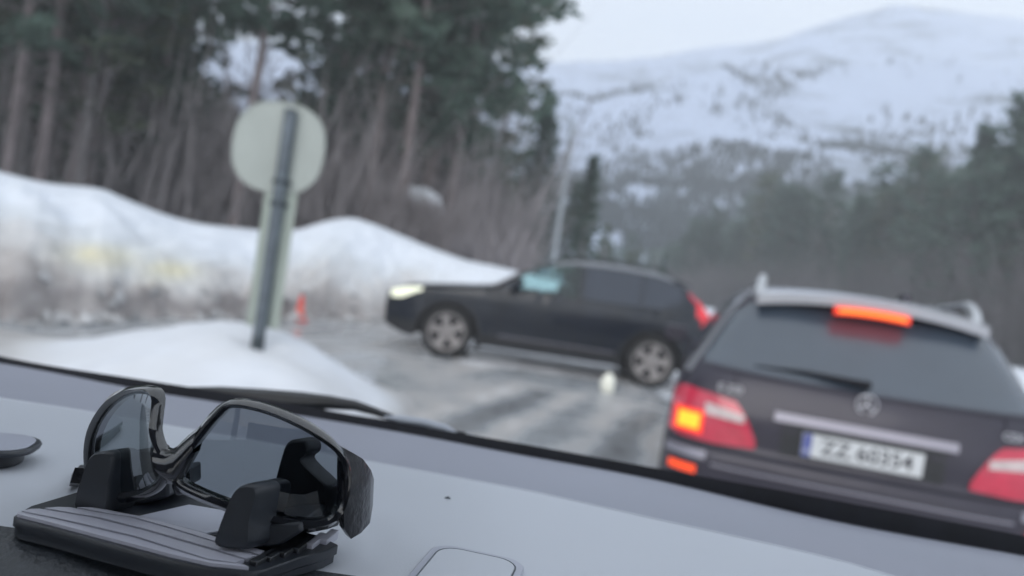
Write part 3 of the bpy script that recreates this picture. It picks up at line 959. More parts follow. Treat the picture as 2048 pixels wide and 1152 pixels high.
def s_patch(name, m, x0, x1, lo, up, off=.004, nx=16, nz=6, sides=(-1,), thick=.012, parent=suv):
    o = None
    for sgn in sides:
        mb = MB()
        fr, bk = [], []
        for i in range(nx + 1):
            x = x0 + (x1 - x0) * i / nx
            l_, u_ = lo(x), up(x)
            r1, r2 = [], []
            for j in range(nz + 1):
                z = l_ + (u_ - l_) * j / nz
                y = s_w(x, z)
                r1.append((x, sgn * (y + off), z)); r2.append((x, sgn * (y + off - thick), z))
            fr.append(r1 if sgn > 0 else r1[::-1]); bk.append(r2 if sgn > 0 else r2[::-1])
        mb.slab(fr, bk)
        o = mb.build(name, m, parent)
    return o
# side glass: front door pane clear, rear ones dark
s_patch('window', 'clear_glass', OPEN[0] - .01, OPEN[1] + .01, lambda x: WIN_LO(x) - .01, lambda x: win_up(x) + .01, .001, sides=(-1, 1), thick=.005)
s_patch('window', 'dark_glass', -.10, .09, WIN_LO, lambda x: min(win_up(x), WIN_LO(x) + .02 + (x + .10) * .72), sides=(-1, 1))
s_patch('window', 'dark_glass', 1.02, 1.82, WIN_LO, win_up, sides=(-1, 1))
s_patch('window', 'dark_glass', 1.86, 2.42, lambda x: WIN_LO(x) + max(0, (x - 2.1)) * .45, lambda x: max(WIN_LO(x) + max(0, (x - 2.1)) * .45 + .01, win_up(x) - max(0, x - 2.2) * .25), sides=(-1, 1))
s_patch('window_trim', 'gloss_black', -.02, 2.44, lambda x: WIN_LO(x) - .028, lambda x: WIN_LO(x) - .006, .008, nx=40, nz=1, sides=(-1, 1))
# door joints, handles, mouldings
for xj in (-.08, .98, 1.66):
    s_patch('door_joint', 'dark_rubber', xj, xj + .008, lambda x: .32 if xj < 1.5 else .62, lambda x: s_belt(x), .002, nx=1, nz=10)
for xh in (.74, 1.56):
    s_patch('door_handle', 'suv_paint', xh - .1, xh + .1, lambda x: .925, lambda x: .955, .028, nx=4, nz=2, thick=.03)
s_patch('door_moulding', 'suv_trim', -.34, 1.60, lambda x: .27, lambda x: .40, .014, nx=20, nz=3, sides=(-1, 1), thick=.03)
s_patch('door_strip', 'silver', -.1, 1.55, lambda x: .41, lambda x: .422, .016, nx=14, nz=1)
# lamps
s_patch('headlight', 'headlight', -1.69, -1.24, lambda x: .735 + .15 * smoothstep(-1.6, -1.2, x), lambda x: min(.90 + .035 * (x + 1.69) / .45, s_top(x) - .035), .012, nx=10, nz=4, sides=(-1, 1))
s_patch('tail_light', 'tail_glow', 2.63, 2.88, lambda x: 1.12 - .12 * smoothstep(2.63, 2.85, x) - .05, lambda x: max(1.10, min(s_top(x) - .045, 1.38 - 1.05 * (x - 2.63))), .014, nx=8, nz=6, sides=(-1, 1))
s_patch('tail_light', 'tail_glow', 2.72, 2.91, lambda x: .86, lambda x: 1.08, .010, nx=5, nz=6, sides=(-1, 1))
s_patch('pillar_lamp_strip', 'red_lens', 2.50, 2.66, lambda x: s_top(x) - .14, lambda x: s_top(x) - .075, .012, nx=5, nz=2, sides=(-1, 1))
# bumpers and grille
mb = MB(); mb.grid([[(-1.77 - .02 * (1 - (y / .6) ** 2), y, z) for y in [-.6 + .1 * i for i in range(13)]] for z in (.50, .62, .78)]); mb.build('grille', 'gloss_black', suv)
s_patch('front_bumper', 'suv_trim', -1.72, -1.30, lambda x: s_bot(x) + .01, lambda x: .44, .012, nx=8, nz=3, sides=(-1, 1))
s_patch('rear_bumper', 'suv_trim', 2.54, 2.90, lambda x: s_bot(x) + .005, lambda x: .56, .012, nx=8, nz=3, sides=(-1, 1))
# windscreen, mirror, roof rails, spoiler
rows = []
for i in range(12):
    x = -.285 + .74 * i / 11
    zt = s_top(x) + .004; ze = zt - .07; we = s_w(x, ze)
    rows.append([(x, q * min(.74, we), ze + (zt - ze) * (1 - abs(q * min(.74, we) / we) ** 3.2)) for q in [-1 + i_ / 6 for i_ in range(13)]])
mb = MB(); mb.grid(rows); mb.build('windscreen', 'clear_glass', suv)
for sgn in (-1, 1):
    mb = MB()
    mb.tube([(.06, sgn * .93, 1.10), (.05, sgn * 1.0, 1.12)], .025, 8)
    vs = superell(.13, .085, 3, 20)
    mb.prism(vs, 0, 1, lambda u, v, h: (.07 + u * .9 * (1 if h else .55) - (.0 if h else .05), sgn * (.985 + .0) + sgn * (v * 1.0) * 1.0 + sgn * .03, 1.15 + (u * 0) + (.07 if h else -.07)))
    mb.build('wing_mirror', 'suv_paint', suv, bevel=.012)
    mb = MB(); mb.tube([(x, sgn * (s_w(x, s_top(x) - .07) - .06), s_top(x) + (.0 if i in (0, 9) else .035)) for i, x in enumerate([.75 + 1.5 * k / 9 for k in range(10)])], .014, 6); mb.build('roof_rail', 'suv_trim', suv)
mb = MB(); mb.slab([[(2.30, y, 1.592 - .02 * (y / .6) ** 2), (2.56, y, 1.535 - .03 * (y / .6) ** 2)] for y in [-.6 + .1 * i for i in range(13)]], [[(2.30, y, 1.56 - .02 * (y / .6) ** 2), (2.55, y, 1.512 - .03 * (y / .6) ** 2)] for y in [-.6 + .1 * i for i in range(13)]]); mb.build('roof_spoiler', 'suv_paint', suv)
# seats visible through the door pane
for sy_ in (-.38, .38):
    mb = MB(); mb.box((.72, sy_ - .24, .55), (.92, sy_ + .24, 1.26)); mb.box((.78, sy_ - .13, 1.27), (.88, sy_ + .13, 1.46)); mb.box((.30, sy_ - .24, .45), (.80, sy_ + .24, .62)); mb.build('seat', 'dark_rubber', suv, bevel=.04)
mb = MB(); mb.box((-.3, -.8, .7), (.14, .8, 1.04)); mb.build('dashboard_shelf', 'dark_rubber', suv, bevel=.05)
for c in WX:
    for sgn in (-1, 1): wheel(suv, c, sgn * .84, WR, sgn, rot=.5 if c < 0 else .1)

# ================================================================== grey estate car ahead, seen from behind
EH = R(13.5)
ecen = at_y(1722, 911, 3.7)
est = empty('estate_car', (ecen.x, ecen.y, 0), -EH + math.pi / 2, 'dark grey estate car seen from behind with lit brake lights and roof rails', 'car')
# local: +X forward, +Y left ... so picture-right is -Y
ER = [(.20, .16), (.30, .03), (.42, -.03), (.58, -.045), (.645, -.03), (.665, .0), (.80, .005), (.92, .03), (1.0, .06), (1.04, .085), (1.2, .21), (1.40, .37), (1.44, .43), (1.475, .52), (1.495, .66), (1.503, .95)]
EW = [(.20, .76), (.30, .85), (.42, .89), (.60, .905), (.80, .90), (.92, .885), (1.0, .855), (1.10, .80), (1.25, .72), (1.36, .655), (1.42, .61), (1.45, .575), (1.475, .52), (1.495, .42), (1.503, .15)]
EF = [(.20, 4.6), (.4, 4.8), (.6, 4.85), (.75, 4.78), (.84, 4.6), (.92, 4.2), (.98, 3.6), (1.03, 3.35), (1.2, 3.05), (1.40, 2.6), (1.45, 2.45), (1.475, 2.3), (1.495, 2.0), (1.503, 1.6)]
EN = 4.2
def e_x(y, z):
    w_ = smooth_table(EW, z); a = .42
    q = min(1, abs(y) / w_)
    return smooth_table(ER, z) + a * (1 - (1 - q ** EN) ** (1 / EN))
zs = [.20, .25, .30, .36, .42, .48, .54, .60, .63, .645, .655, .665, .70, .75, .80, .85, .90, .94, .97, 1.0, 1.02, 1.04, 1.07, 1.12, 1.18, 1.24, 1.30, 1.35, 1.40, 1.42, 1.44, 1.458, 1.475, 1.486, 1.495, 1.5, 1.503]
def e_ring(z):
    w_ = smooth_table(EW, z); r_ = smooth_table(ER, z); f_ = smooth_table(EF, z); a = .42
    half = []
    for i in range(15):
        th = math.pi / 2 * (i / 14)
        yy = w_ * math.sin(th) ** (2 / EN) if i else 0
        half.append((r_ + a * (1 - max(0, math.cos(th)) ** (2 / EN)), yy))
    for k in range(1, 9): half.append((r_ + a + (f_ - .5 - r_ - a) * k / 9, w_))
    for i in range(9):
        th = math.pi / 2 * (i / 8)
        half.append((f_ - .5 + .5 * math.sin(th), w_ * max(0, math.cos(th)) ** .5))
    return [(x, y, z) for x, y in half] + [(x, -y, z) for x, y in half[::-1][1:-1]]
mb = MB()
rings = [e_ring(z) for z in zs]
mb.grid([r_[::-1] for r_ in rings], closed=True)
nn = len(rings[0])
mb.add(rings[-1], [tuple(range(nn))]); mb.add(rings[0][::-1], [tuple(range(nn))])
mb.build('body', 'estate_paint', est, angle=50)
def e_patch(name, m, ys, lo, up, off=.004, thick=.02, nz=5, parent=est, mirror=False, extra=None):
    res = []
    for sgn in ((1, -1) if mirror else (1,)):
        mb = MB()
        fr, bk = [], []
        for y in ys:
            l_, u_ = lo(y), up(y)
            r1, r2 = [], []
            for j in range(nz + 1):
                z = l_ + (u_ - l_) * j / nz
                x = e_x(y, z)
                r1.append((x - off, y * sgn, z)); r2.append((x - off + thick, y * sgn, z))
            if sgn > 0: r1 = r1[::-1]; r2 = r2[::-1]
            fr.append(r1); bk.append(r2)
        mb.slab(fr, bk)
        res.append(mb.build(name, m, parent))
    return res
lin = lambda a, b_, n_: [a + (b_ - a) * i / n_ for i in range(n_ + 1)]
def gl_up(y): return 1.405 - .02 * (y / .5) ** 2 if abs(y) < .48 else max(1.05, 1.387 - (abs(y) - .48) * 1.62)
def gl_side(y):
    z = 1.405 - .02 * (y / .5) ** 2
    while z > 1.07 and smooth_table(EW, z) * .945 < abs(y) + (.03 if z > 1.34 else 0): z -= .004
    return z
e_patch('rear_window', 'rear_glass', lin(-.762, .762, 60), lambda y: 1.035 + .015 * (y / .7) ** 2, gl_side, .006, nz=10)
e_patch('window_seal', 'estate_paint', lin(-.76, .76, 30), lambda y: 1.022 + .015 * (y / .7) ** 2, lambda y: 1.034 + .015 * (y / .7) ** 2, .009, nz=1)
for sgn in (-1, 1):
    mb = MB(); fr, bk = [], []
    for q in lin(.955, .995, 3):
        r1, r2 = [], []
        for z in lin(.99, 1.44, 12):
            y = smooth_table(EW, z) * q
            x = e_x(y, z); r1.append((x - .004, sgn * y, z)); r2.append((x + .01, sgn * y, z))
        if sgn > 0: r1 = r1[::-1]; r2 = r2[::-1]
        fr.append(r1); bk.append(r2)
    mb.slab(fr, bk); mb.build('pillar_sky_sheen', mat('pillar_sheen_paint', (.36, .37, .41), .35, metal=.4, coat=.5), est, angle=180)  # paler than the body: sky reflected along the corner, painted as colour
# spoiler lip: real slab over the glass
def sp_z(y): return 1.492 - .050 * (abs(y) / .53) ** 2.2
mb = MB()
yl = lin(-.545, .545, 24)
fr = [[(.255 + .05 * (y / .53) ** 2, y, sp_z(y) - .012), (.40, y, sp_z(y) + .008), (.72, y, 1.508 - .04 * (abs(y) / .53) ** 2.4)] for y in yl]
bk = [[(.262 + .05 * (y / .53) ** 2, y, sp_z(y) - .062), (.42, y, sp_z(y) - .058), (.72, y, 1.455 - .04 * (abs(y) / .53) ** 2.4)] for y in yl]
mb.slab([f[::-1] for f in fr], [f[::-1] for f in bk]); mb.build('roof_spoiler', mat('spoiler_sheen_paint', (.46, .47, .51), .35, metal=.4, coat=.8), est, bevel=.004)  # pale tone paints the sky reflection on top of the lip
mb = MB()
yl = lin(-.172, .172, 12)
mb.slab([[(.238, y, 1.432 - .008 * (y / .17) ** 2), (.236, y, 1.392 - .008 * (y / .17) ** 2)] for y in yl], [[(.30, y, 1.432 - .008 * (y / .17) ** 2), (.30, y, 1.392 - .008 * (y / .17) ** 2)] for y in yl])
tbl = mb.build('third_brake_light', 'ring_lit', est, bevel=.004)
mb = MB(); yl = lin(-.155, .155, 12)
mb.slab([[(.231, y, 1.424 - .008 * (y / .17) ** 2), (.230, y, 1.400 - .008 * (y / .17) ** 2)] for y in yl], [[(.25, y, 1.424 - .008 * (y / .17) ** 2), (.25, y, 1.400 - .008 * (y / .17) ** 2)] for y in yl])
mb.build('light_strip', 'brake_lit', tbl)
# roof rails, antenna fin
for sgn in (-1, 1):
    mb = MB(); mb.tube([(.46, sgn * .530, 1.42), (.50, sgn * .525, 1.49), (.57, sgn * .518, 1.525), (.66, sgn * .512, 1.532), (.80, sgn * .51, 1.520), (1.2, sgn * .50, 1.502), (2.1, sgn * .49, 1.50)], [.030, .026, .022, .018, .016, .015, .015], 8); mb.build('roof_rail', 'rail', est)
mb = MB(); mb.prism([(0, 0), (.22, 0), (.10, .05), (.02, .055)], -.02, .02, lambda u, v, h: (.70 + u, -.25 + h, 1.495 + v)); mb.build('antenna_fin', 'estate_paint', est, bevel=.006)
# lamps (left polygon measured; mirrored)
LU = [(.46, .70), (.515, .81), (.58, .895), (.71, .912), (.84, .925), (.90, .90)]
LL = [(.46, .688), (.66, .676), (.83, .68), (.90, .70)]
ysl = lin(.47, .885, 14)
e_patch('tail_light', 'red_lens', ysl, lambda y: lerp_table(LL, y), lambda y: lerp_table(LU, y), .010, mirror=True)
for lampo in [o for o in est.children if o.name.startswith('tail_light')]:
    sgn = 1 if sum(v.co.y for v in lampo.data.vertices) > 0 else -1
    def sub(name, m, a, b_, lo, up, off):
        mb = MB(); fr, bk = [], []
        for y in lin(a, b_, 6):
            r1, r2 = [], []
            for z in lin(lo(y), up(y), 3):
                x = e_x(y, z); r1.append((x - off, y * sgn, z)); r2.append((x - off + .01, y * sgn, z))
            if sgn > 0: r1 = r1[::-1]; r2 = r2[::-1]
            fr.append(r1); bk.append(r2)
        mb.slab(fr, bk); return mb.build(name, m, lampo)
    sub('reversing_lens', 'clear_lens', .535, .725, lambda y: .795 + (y - .53) * .08, lambda y: .835 + (y - .53) * .16, .014)
    sub('lit_reflector', 'ring_lit', .722, .865, lambda y: .704, lambda y: .820, .014)
    sub('lit_bulb', 'lamp_lit' if sgn > 0 else 'ring_lit', .742, .845, lambda y: .726, lambda y: .800, .019)
e_patch('bumper_strip', 'silver', lin(.69, .885, 8), lambda y: .595, lambda y: .635, .010, nz=2, mirror=True)
e_patch('fog_light', 'fog_lit', lin(.728, .86, 6), lambda y: .520, lambda y: .556, .012, nz=2, mirror=True)
e_patch('bumper_joint', 'dark_rubber', lin(-.88, .88, 44), lambda y: .653, lambda y: .662, .001, nz=1, thick=.01)
e_patch('bumper_lip', 'silver', lin(-.66, .66, 30), lambda y: .575, lambda y: .585, .006, nz=1)
for sgn in (1, -1):
    e_patch('tailgate_joint', 'dark_rubber', [sgn * (.60 - .004), sgn * (.60 + .004)][::sgn], lambda y: .91, lambda y: 1.02, .0012, nz=3, thick=.01)
# plate recess, chrome bar, plate
e_patch('plate_recess', 'suv_trim', lin(-.36, .36, 16), lambda y: .685, lambda y: .838, .0015, nz=2, thick=.02)
e_patch('chrome_bar', 'silver', lin(-.402, .402, 20), lambda y: .842, lambda y: .884, .022, nz=3, thick=.03)
pl = MB(); px_ = e_x(0, .755) - .016
pl.box((px_, -.265, .702), (px_ + .006, .265, .812)); plo = pl.build('number_plate', 'plate', est, bevel=.002)
mb = MB(); mb.box((px_ - .0015, .222, .704), (px_ + .003, .263, .810)); mb.build('country_band', 'plate_blue', plo)
def text_mtx(x, y, z): return Matrix.Translation((x, y, z)) @ Matrix(((0, 0, -1, 0), (-1, 0, 0, 0), (0, 1, 0, 0), (0, 0, 0, 1)))
text_mesh('ZZ 60354', .098, 'plate_lettering', 'plate_ink', plo, text_mtx(px_ - .001, -.022, .757), .0012)
text_mesh('N', .03, 'country_letter', 'plate', plo, text_mtx(px_ - .0025, .243, .728), .0008)
text_mesh('E 220', .052, 'model_badge', 'badge', est, text_mtx(e_x(.62, .948) - .006, .62, .948) @ Matrix.Rotation(R(-8), 4, 'Y'), .003)
text_mesh('CDI', .052, 'model_badge', 'badge', est, text_mtx(e_x(.62, .948) - .006, -.63, .948) @ Matrix.Rotation(R(8), 4, 'Y'), .003)
mb = MB(); zc = .985; xc = e_x(0, zc) - .012
ring = [(xc, .045 * math.cos(a), zc + .045 * math.sin(a)) for a in [2 * math.pi * i / 28 for i in range(29)]]
mb.tube(ring, .0042, 6, cap=False)
for k in range(3):
    a = math.pi / 2 + k * 2 * math.pi / 3
    mb.tube([(xc, 0, zc), (xc, .044 * math.cos(a), zc + .044 * math.sin(a))], [.007, .002], 6)
mb.build('emblem', 'badge', est)
# rear wiper
wr = MB(); xz = lambda y, z: e_x(y, z) - .03
wr.tube([(xz(0, 1.075), 0, 1.072), (xz(-.0, 1.075) - .02, .03, 1.075), (xz(.3, 1.09), .27, 1.085)], [.022, .018, .008], 8); wo_ = wr.build('rear_wiper', 'dark_rubber', est)
mb = MB(); mb.tube([(xz(.02, 1.07) + .012, .02, 1.066), (xz(.25, 1.08) + .012, .27, 1.083), (xz(.52, 1.09) + .01, .52, 1.074)], [.008, .012, .006], 6); mb.build('wiper_blade', 'dark_rubber', wo_)
mb = MB(); mb.box((.1, -.80, .18), (4.5, .80, .4)); mb.build('underbody', 'dark_rubber', est)
for xw in (1.05, 3.9):
    for sgn in (1, -1):
        wheel(est, xw, sgn * .80, .335, sgn)
# side windows of the estate
for sgn in (-1, 1):
    for (x0, x1) in ((.75, 1.30), (1.36, 2.15), (2.21, 2.85)):
        mb = MB()
        fr = [[(x, sgn * (smooth_table(EW, z) + .004), z) for z in lin(1.04, 1.37, 5)] for x in lin(x0, x1, 4)]
        bk = [[(x, sgn * (smooth_table(EW, z) - .008), z) for z in lin(1.04, 1.37, 5)] for x in lin(x0, x1, 4)]
        if sgn < 0: fr = fr[::-1]; bk = bk[::-1]
        mb.slab(fr, bk); mb.build('side_window', 'dark_glass', est)
    mb = MB(); mb.tube([(3.0, sgn * .88, 1.0), (3.0, sgn * .98, 1.02)], .03, 8); mb.box((2.95, sgn * 1.0 - .09, .97), (3.08, sgn * 1.0 + .09, 1.10)); mb.build('wing_mirror', 'estate_paint', est, bevel=.02)

# added pale lump standing in for a bright glow by the SUV rear wheel
lpz = at_z(1218, 792, 0)
mb = MB()
rows = []
for i in range(9):
    th = math.pi * i / 8
    rows.append([(lpz.x + .09 * math.sin(th) * math.cos(a) * (1 + .4 * nse(a, th * 2)), lpz.y + .25 + .09 * math.sin(th) * math.sin(a), .10 + .14 * math.cos(th) * (1 + .3 * nse(a * 2, th))) for a in [2 * math.pi * k / 14 for k in range(14)]])
mb.grid(rows, closed=True)
tag(mb.build('bright_lump', mat('pale_glow', (.92, .92, .82), .6)), 'small bright lump standing in for a glow on the road before the SUV rear wheel', 'snow lump')  # added pale stand-in lump, not a real heap of snow

# ================================================================== the car the picture is taken from
DZ = 1.245
cab = empty('car_interior', (0, .4, 1.2), 0, 'dashboard pale with sky sheen and dark windscreen seal of the car we sit in', 'car interior')
CB = Vector((0, -.4, -1.2))
def loc(p): return Vector(p) + CB
CREASE = [(0, 796), (157, 820), (500, 880), (942, 960), (1063, 983), (1180, 1009), (1300, 1036), (1629, 1109), (1775, 1149)]
SEAL_LO = [(0, 725), (314, 784), (431, 802), (800, 863), (1024, 905), (1300, 956), (1665, 1040), (2048, 1110)]
SEAL_UP = [(0, 712), (314, 764), (431, 782), (800, 846), (1024, 884), (1300, 934), (1665, 1000), (2048, 1072)]
crp = [at_z(a, b_, DZ) for a, b_ in CREASE]
slo = [at_z(a, b_, DZ - .018) for a, b_ in SEAL_LO]
ctab = [(-.9, crp[0].y + .06), (-.55, crp[0].y + .03)] + [(p.x, p.y) for p in crp] + [(.35, .285), (.6, .20)]
stab = [(-.9, slo[0].y - .05), (-.6, slo[0].y - .01)] + [(p.x, p.y) for p in slo] + [(.6, .52), (.9, .42)]
xsd = lin(-.80, .62, 90)
# near surface: flat top rolling down towards the driver
def near_row(x):
    yc = smooth_table(ctab, x)
    row = []
    for k in range(26):
        f = k / 25
        y = yc + (.302 - .03 * (x + .1) - yc) * f if yc > .302 - .03 * (x + .1) else yc - .002 * k
        row.append(loc((x, y, DZ)))
    return row
rows = []
for x in xsd:
    yc = max(.215, smooth_table(ctab, x))
    yn = min(yc - .02, .300 + .02 * (x + .2))
    r_ = [loc((x, yc + (yn - yc) * k / 14, DZ)) for k in range(15)]
    rows.append(r_)
mb = MB(); mb.grid(rows); mb.build('dashboard_top', 'dash', cab, angle=180)
# rolled front edge with leather grain
rows = []
for x in xsd:
    yc = max(.215, smooth_table(ctab, x)); yn = min(yc - .02, .300 + .02 * (x + .2))
    r_ = []
    for k in range(14):
        a = R(80) * k / 13
        r_.append(loc((x, yn - .055 * math.sin(a), DZ - .055 * (1 - math.cos(a)))))
    r_.append(loc((x, yn - .075, DZ - .2)))
    rows.append(r_)
mb = MB(); mb.grid(rows); mb.build('instrument_hood', 'grain', cab, angle=180)
rows = []
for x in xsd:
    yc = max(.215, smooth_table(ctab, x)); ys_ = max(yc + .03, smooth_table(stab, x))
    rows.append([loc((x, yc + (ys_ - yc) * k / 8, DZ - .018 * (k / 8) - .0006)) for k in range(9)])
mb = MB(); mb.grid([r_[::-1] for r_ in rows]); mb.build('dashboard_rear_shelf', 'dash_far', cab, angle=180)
# crease piping (the pale edge)
mb = MB(); mb.tube([loc((x, max(.215, smooth_table(ctab, x)), DZ - .0006)) for x in xsd], .0012, 6); mb.build('trim_edge', 'dash', cab)
# seal
rows = []
uptab = [(at_y(a, b_, 1).x, (at_y(a, b_, 1).z - EYE.z)) for a, b_ in SEAL_UP]
uptab = [(-1.2, uptab[0][1] + .05)] + uptab + [(1.2, uptab[-1][1] - .03)]
for x in xsd:
    ys_ = smooth_table(stab, x)
    y2 = ys_ + .006
    zu = EYE.z + smooth_table(uptab, x / y2) * y2
    zl = DZ - .022
    rows.append([loc((x, ys_, zl)), loc((x, ys_ + .001, (zl + zu) / 2)), loc((x, y2, zu)), loc((x, y2 + .006, zu - .002)), loc((x, y2 + .006, zl))])
mb = MB(); mb.grid([r_[::-1] for r_ in rows]); mb.build('windscreen_seal', 'dark_rubber', cab, angle=60)
# cowl outside, just below the seal
mb = MB(); mb.grid([[loc((x, smooth_table(stab, x) + .02 + .10 * k, DZ - .045 - .02 * k)) for k in range(5)] for x in xsd][::-1]); mb.build('cowl_panel', 'suv_trim', cab)
mb = MB(); mb.grid([[loc((x, smooth_table(stab, x) + .42 + .16 * k, DZ - .13 - .035 * k - .02 * (x + .1) ** 2 - .04 * max(0, k - 3) ** 1.5)) for k in range(6)] for x in xsd][::-1]); mb.build('bonnet', 'estate_paint', cab)
# windscreen pane
mb = MB(); mb.grid([[loc((x * (1 - .12 * k / 8), smooth_table(stab, x) + .010 - .50 * k / 8, DZ - .012 + .405 * k / 8)) for k in range(9)] for x in xsd]); mb.build('windscreen', 'windscreen', cab, angle=180)
# roof lining, rear bench and doors behind the camera
mb = MB(); mb.slab([[(x, y, 1.66 - .03 * abs(x + .1) - .4 * 0) for y in lin(-2.0, .10, 6)] for x in lin(-.8, .62, 6)], [[(x, y, 1.69 - .03 * abs(x + .1)) for y in lin(-2.0, .10, 6)] for x in lin(-.8, .62, 6)])
mb.v = [tuple(loc(v)) for v in mb.v]; mb.build('roof_lining', 'liner', cab)
mb = MB(); mb.box((-.78, -1.5, .5), (.6, -1.3, 1.35)); mb.box((-.82, -1.9, .5), (-.78, .1, 1.12)); mb.box((.60, -1.9, .5), (.64, .1, 1.12)); mb.box((-.82, -2.0, .5), (.64, -1.95, 1.25))
mb.v = [tuple(loc(v)) for v in mb.v]; mb.build('seat_and_door', 'liner', cab)
mb = MB()
for xp in (-.80, .62):
    mb.tube([loc((xp, -.95, 1.1)), loc((xp * .95, -.9, 1.66))], .04, 6)
mb.build('door_pillar', 'liner', cab)
# own wiper outside the glass
WY = .685
def wp(px, py, y=WY): return loc(at_y(px, py, y))
mb = MB()
A = [(380, 783, .004), (440, 789, .007), (520, 797, .0085), (600, 803, .0085), (660, 805, .006), (710, 811, .0045), (750, 823, .0035), (786, 836, .003)]
mb.tube([wp(a, b_) for a, b_, _ in A], [c for _, _, c in A], 8); wa = mb.build('wiper_arm', 'black_plastic', cab)
mb = MB(); mb.tube([wp(430, 796), wp(600, 822), wp(790, 850), wp(930, 872)], .0035, 6); mb.build('wiper_blade', 'dark_rubber', wa)
mb = MB(); mb.tube([wp(768, 834, .68), wp(800, 838, .68), wp(850, 845, .68), wp(892, 857, .68), wp(912, 866, .68)], [.0015, .0045, .0050, .0045, .002], 8, flat=.7); mb.build('blade_cover', mat('dusty_blade_cover', (.36, .39, .45), .5), wa)

# ------------------------------------------------------------------ sunglasses
PLAN = [(-.150, .395), (-.170, .375), (-.1795, .361), (-.1800, .352), (-.1755, .344), (-.168, .3345), (-.158, .3245), (-.146, .314), (-.134, .3055), (-.1245, .3005), (-.116, .2988), (-.107, .2972), (-.095, .2952), (-.082, .2945), (-.070, .2950), (-.060, .2968), (-.0525, .3005), (-.0475, .307), (-.0445, .316), (-.042, .335), (-.040, .36)]
def cr(P, t):
    i = int(t); f = t - i
    p = [Vector(P[max(0, min(len(P) - 1, j))]) for j in (i - 1, i, i + 1, i + 2)]
    return .5 * ((2 * p[1]) + (-p[0] + p[2]) * f + (2 * p[0] - 5 * p[1] + 4 * p[2] - p[3]) * f * f + (-p[0] + 3 * p[1] - 3 * p[2] + p[3]) * f ** 3)
CV = [cr(PLAN, (len(PLAN) - 1.001) * k / 300) for k in range(301)]
def gs(px, py):
    """parameter along the wrap curve and height where a picture ray meets the front of the glasses"""
    d = ray(px, py)
    best, bi = None, 0
    for i in range(300):
        a, b_ = CV[i], CV[i + 1]
        fa, fb = a.x - d.x * a.y, b_.x - d.x * b_.y
        if fa <= 0 <= fb and i > 50:
            k = fa / (fa - fb) if fa != fb else 0
            y = a.y + (b_.y - a.y) * k
            return (i + k, EYE.z + d.z * y)
    e = min(range(301), key=lambda i: abs(CV[i].x / CV[i].y - d.x) + (0 if i > 40 else 1))
    return (e, EYE.z + d.z * CV[e].y)
def gp(s, z, off=0.):
    s = max(0.001, min(299.99, s)); i = int(s)
    p = CV[i].lerp(CV[i + 1], s - i)
    a, b_ = CV[max(0, i - 4)], CV[min(300, i + 5)]
    tn = (b_ - a).normalized(); nrm = Vector((tn.y, -tn.x))   # towards the viewer
    # slight vertical curvature of the front
    cz = (z - 1.284) / .022
    off2 = off - .0022 * cz * cz
    return Vector((p.x + nrm.x * off2, p.y + nrm.y * off2, z))
def densify(P, n=4):
    P = [Vector(p) for p in P]; out_ = []
    m_ = len(P)
    for i in range(m_):
        p = [P[(i + j - 1) % m_] for j in range(4)]
        for k in range(n):
            f = k / n
            out_.append(.5 * ((2 * p[1]) + (-p[0] + p[2]) * f + (2 * p[0] - 5 * p[1] + 4 * p[2] - p[3]) * f * f + (-p[0] + 3 * p[1] - 3 * p[2] + p[3]) * f ** 3))
    return out_
R_IN = [gs(*p) for p in [(354, 953), (366, 930), (385, 900), (408, 868), (432, 838), (460, 817), (518, 826), (577, 848), (634, 878), (670, 905), (688, 935), (690, 970), (680, 1020), (651, 1041), (600, 1043), (527, 1029), (459, 1007), (400, 984), (365, 966)]]
L_IN = [gs(*p) for p in [(168, 965), (170, 920), (184, 869), (212, 820), (240, 795), (272, 787), (298, 796), (300, 830), (299, 862), (306, 890), (318, 918), (318, 945), (300, 968), (250, 985), (200, 985)]]
gl = empty('sunglasses', (-.11, .31, 1.262), 0, 'black wraparound sunglasses with smoked lenses clipped in the dashboard holder', 'sunglasses')
GB = -Vector((-.11, .31, 1.262))
def offset_loop(Lp, d):
    """widen a loop in (s*, z): s is scaled to metres along the curve"""
    ln = .00072
    pts = [Vector((p.x * ln, p.y)) for p in Lp]; n_ = len(pts); o_ = []
    area = sum(pts[i].x * pts[(i + 1) % n_].y - pts[(i + 1) % n_].x * pts[i].y for i in range(n_))
    for i in range(n_):
        t_ = (pts[(i + 1) % n_] - pts[i - 1]).normalized()
        nr = Vector((t_.y, -t_.x)) * (1 if area > 0 else -1)
        q = pts[i] + nr * (d(i) if callable(d) else d)
        o_.append(Vector((q.x / ln, q.y)))
    return o_
fr = MB()
loops = []
for nm, IN in (('R', R_IN), ('L', L_IN)):
    Lp = densify(IN, 4)
    zmin = min(p.y for p in Lp); zmax = max(p.y for p in Lp)
    def wd(i, Lp=Lp, zmin=zmin, zmax=zmax): return .0030 + .0010 * (1 - (Lp[i].y - zmin) / (zmax - zmin))
    Ou = offset_loop(Lp, wd); Mid = offset_loop(Lp, lambda i: wd(i) * .5)
    loops.append((nm, Lp, Ou))
    rows = [[gp(p.x, p.y, -.0015) + GB for p in Lp], [gp(p.x, p.y, .0004) + GB for p in Lp], [gp(p.x, p.y, .0018) + GB for p in Mid], [gp(p.x, p.y, .0004) + GB for p in Ou], [gp(p.x, p.y, -.0035) + GB for p in Ou], [gp(p.x, p.y, -.0040) + GB for p in Lp], [gp(p.x, p.y, -.0015) + GB for p in Lp]]
    fr.grid(rows, closed=True)
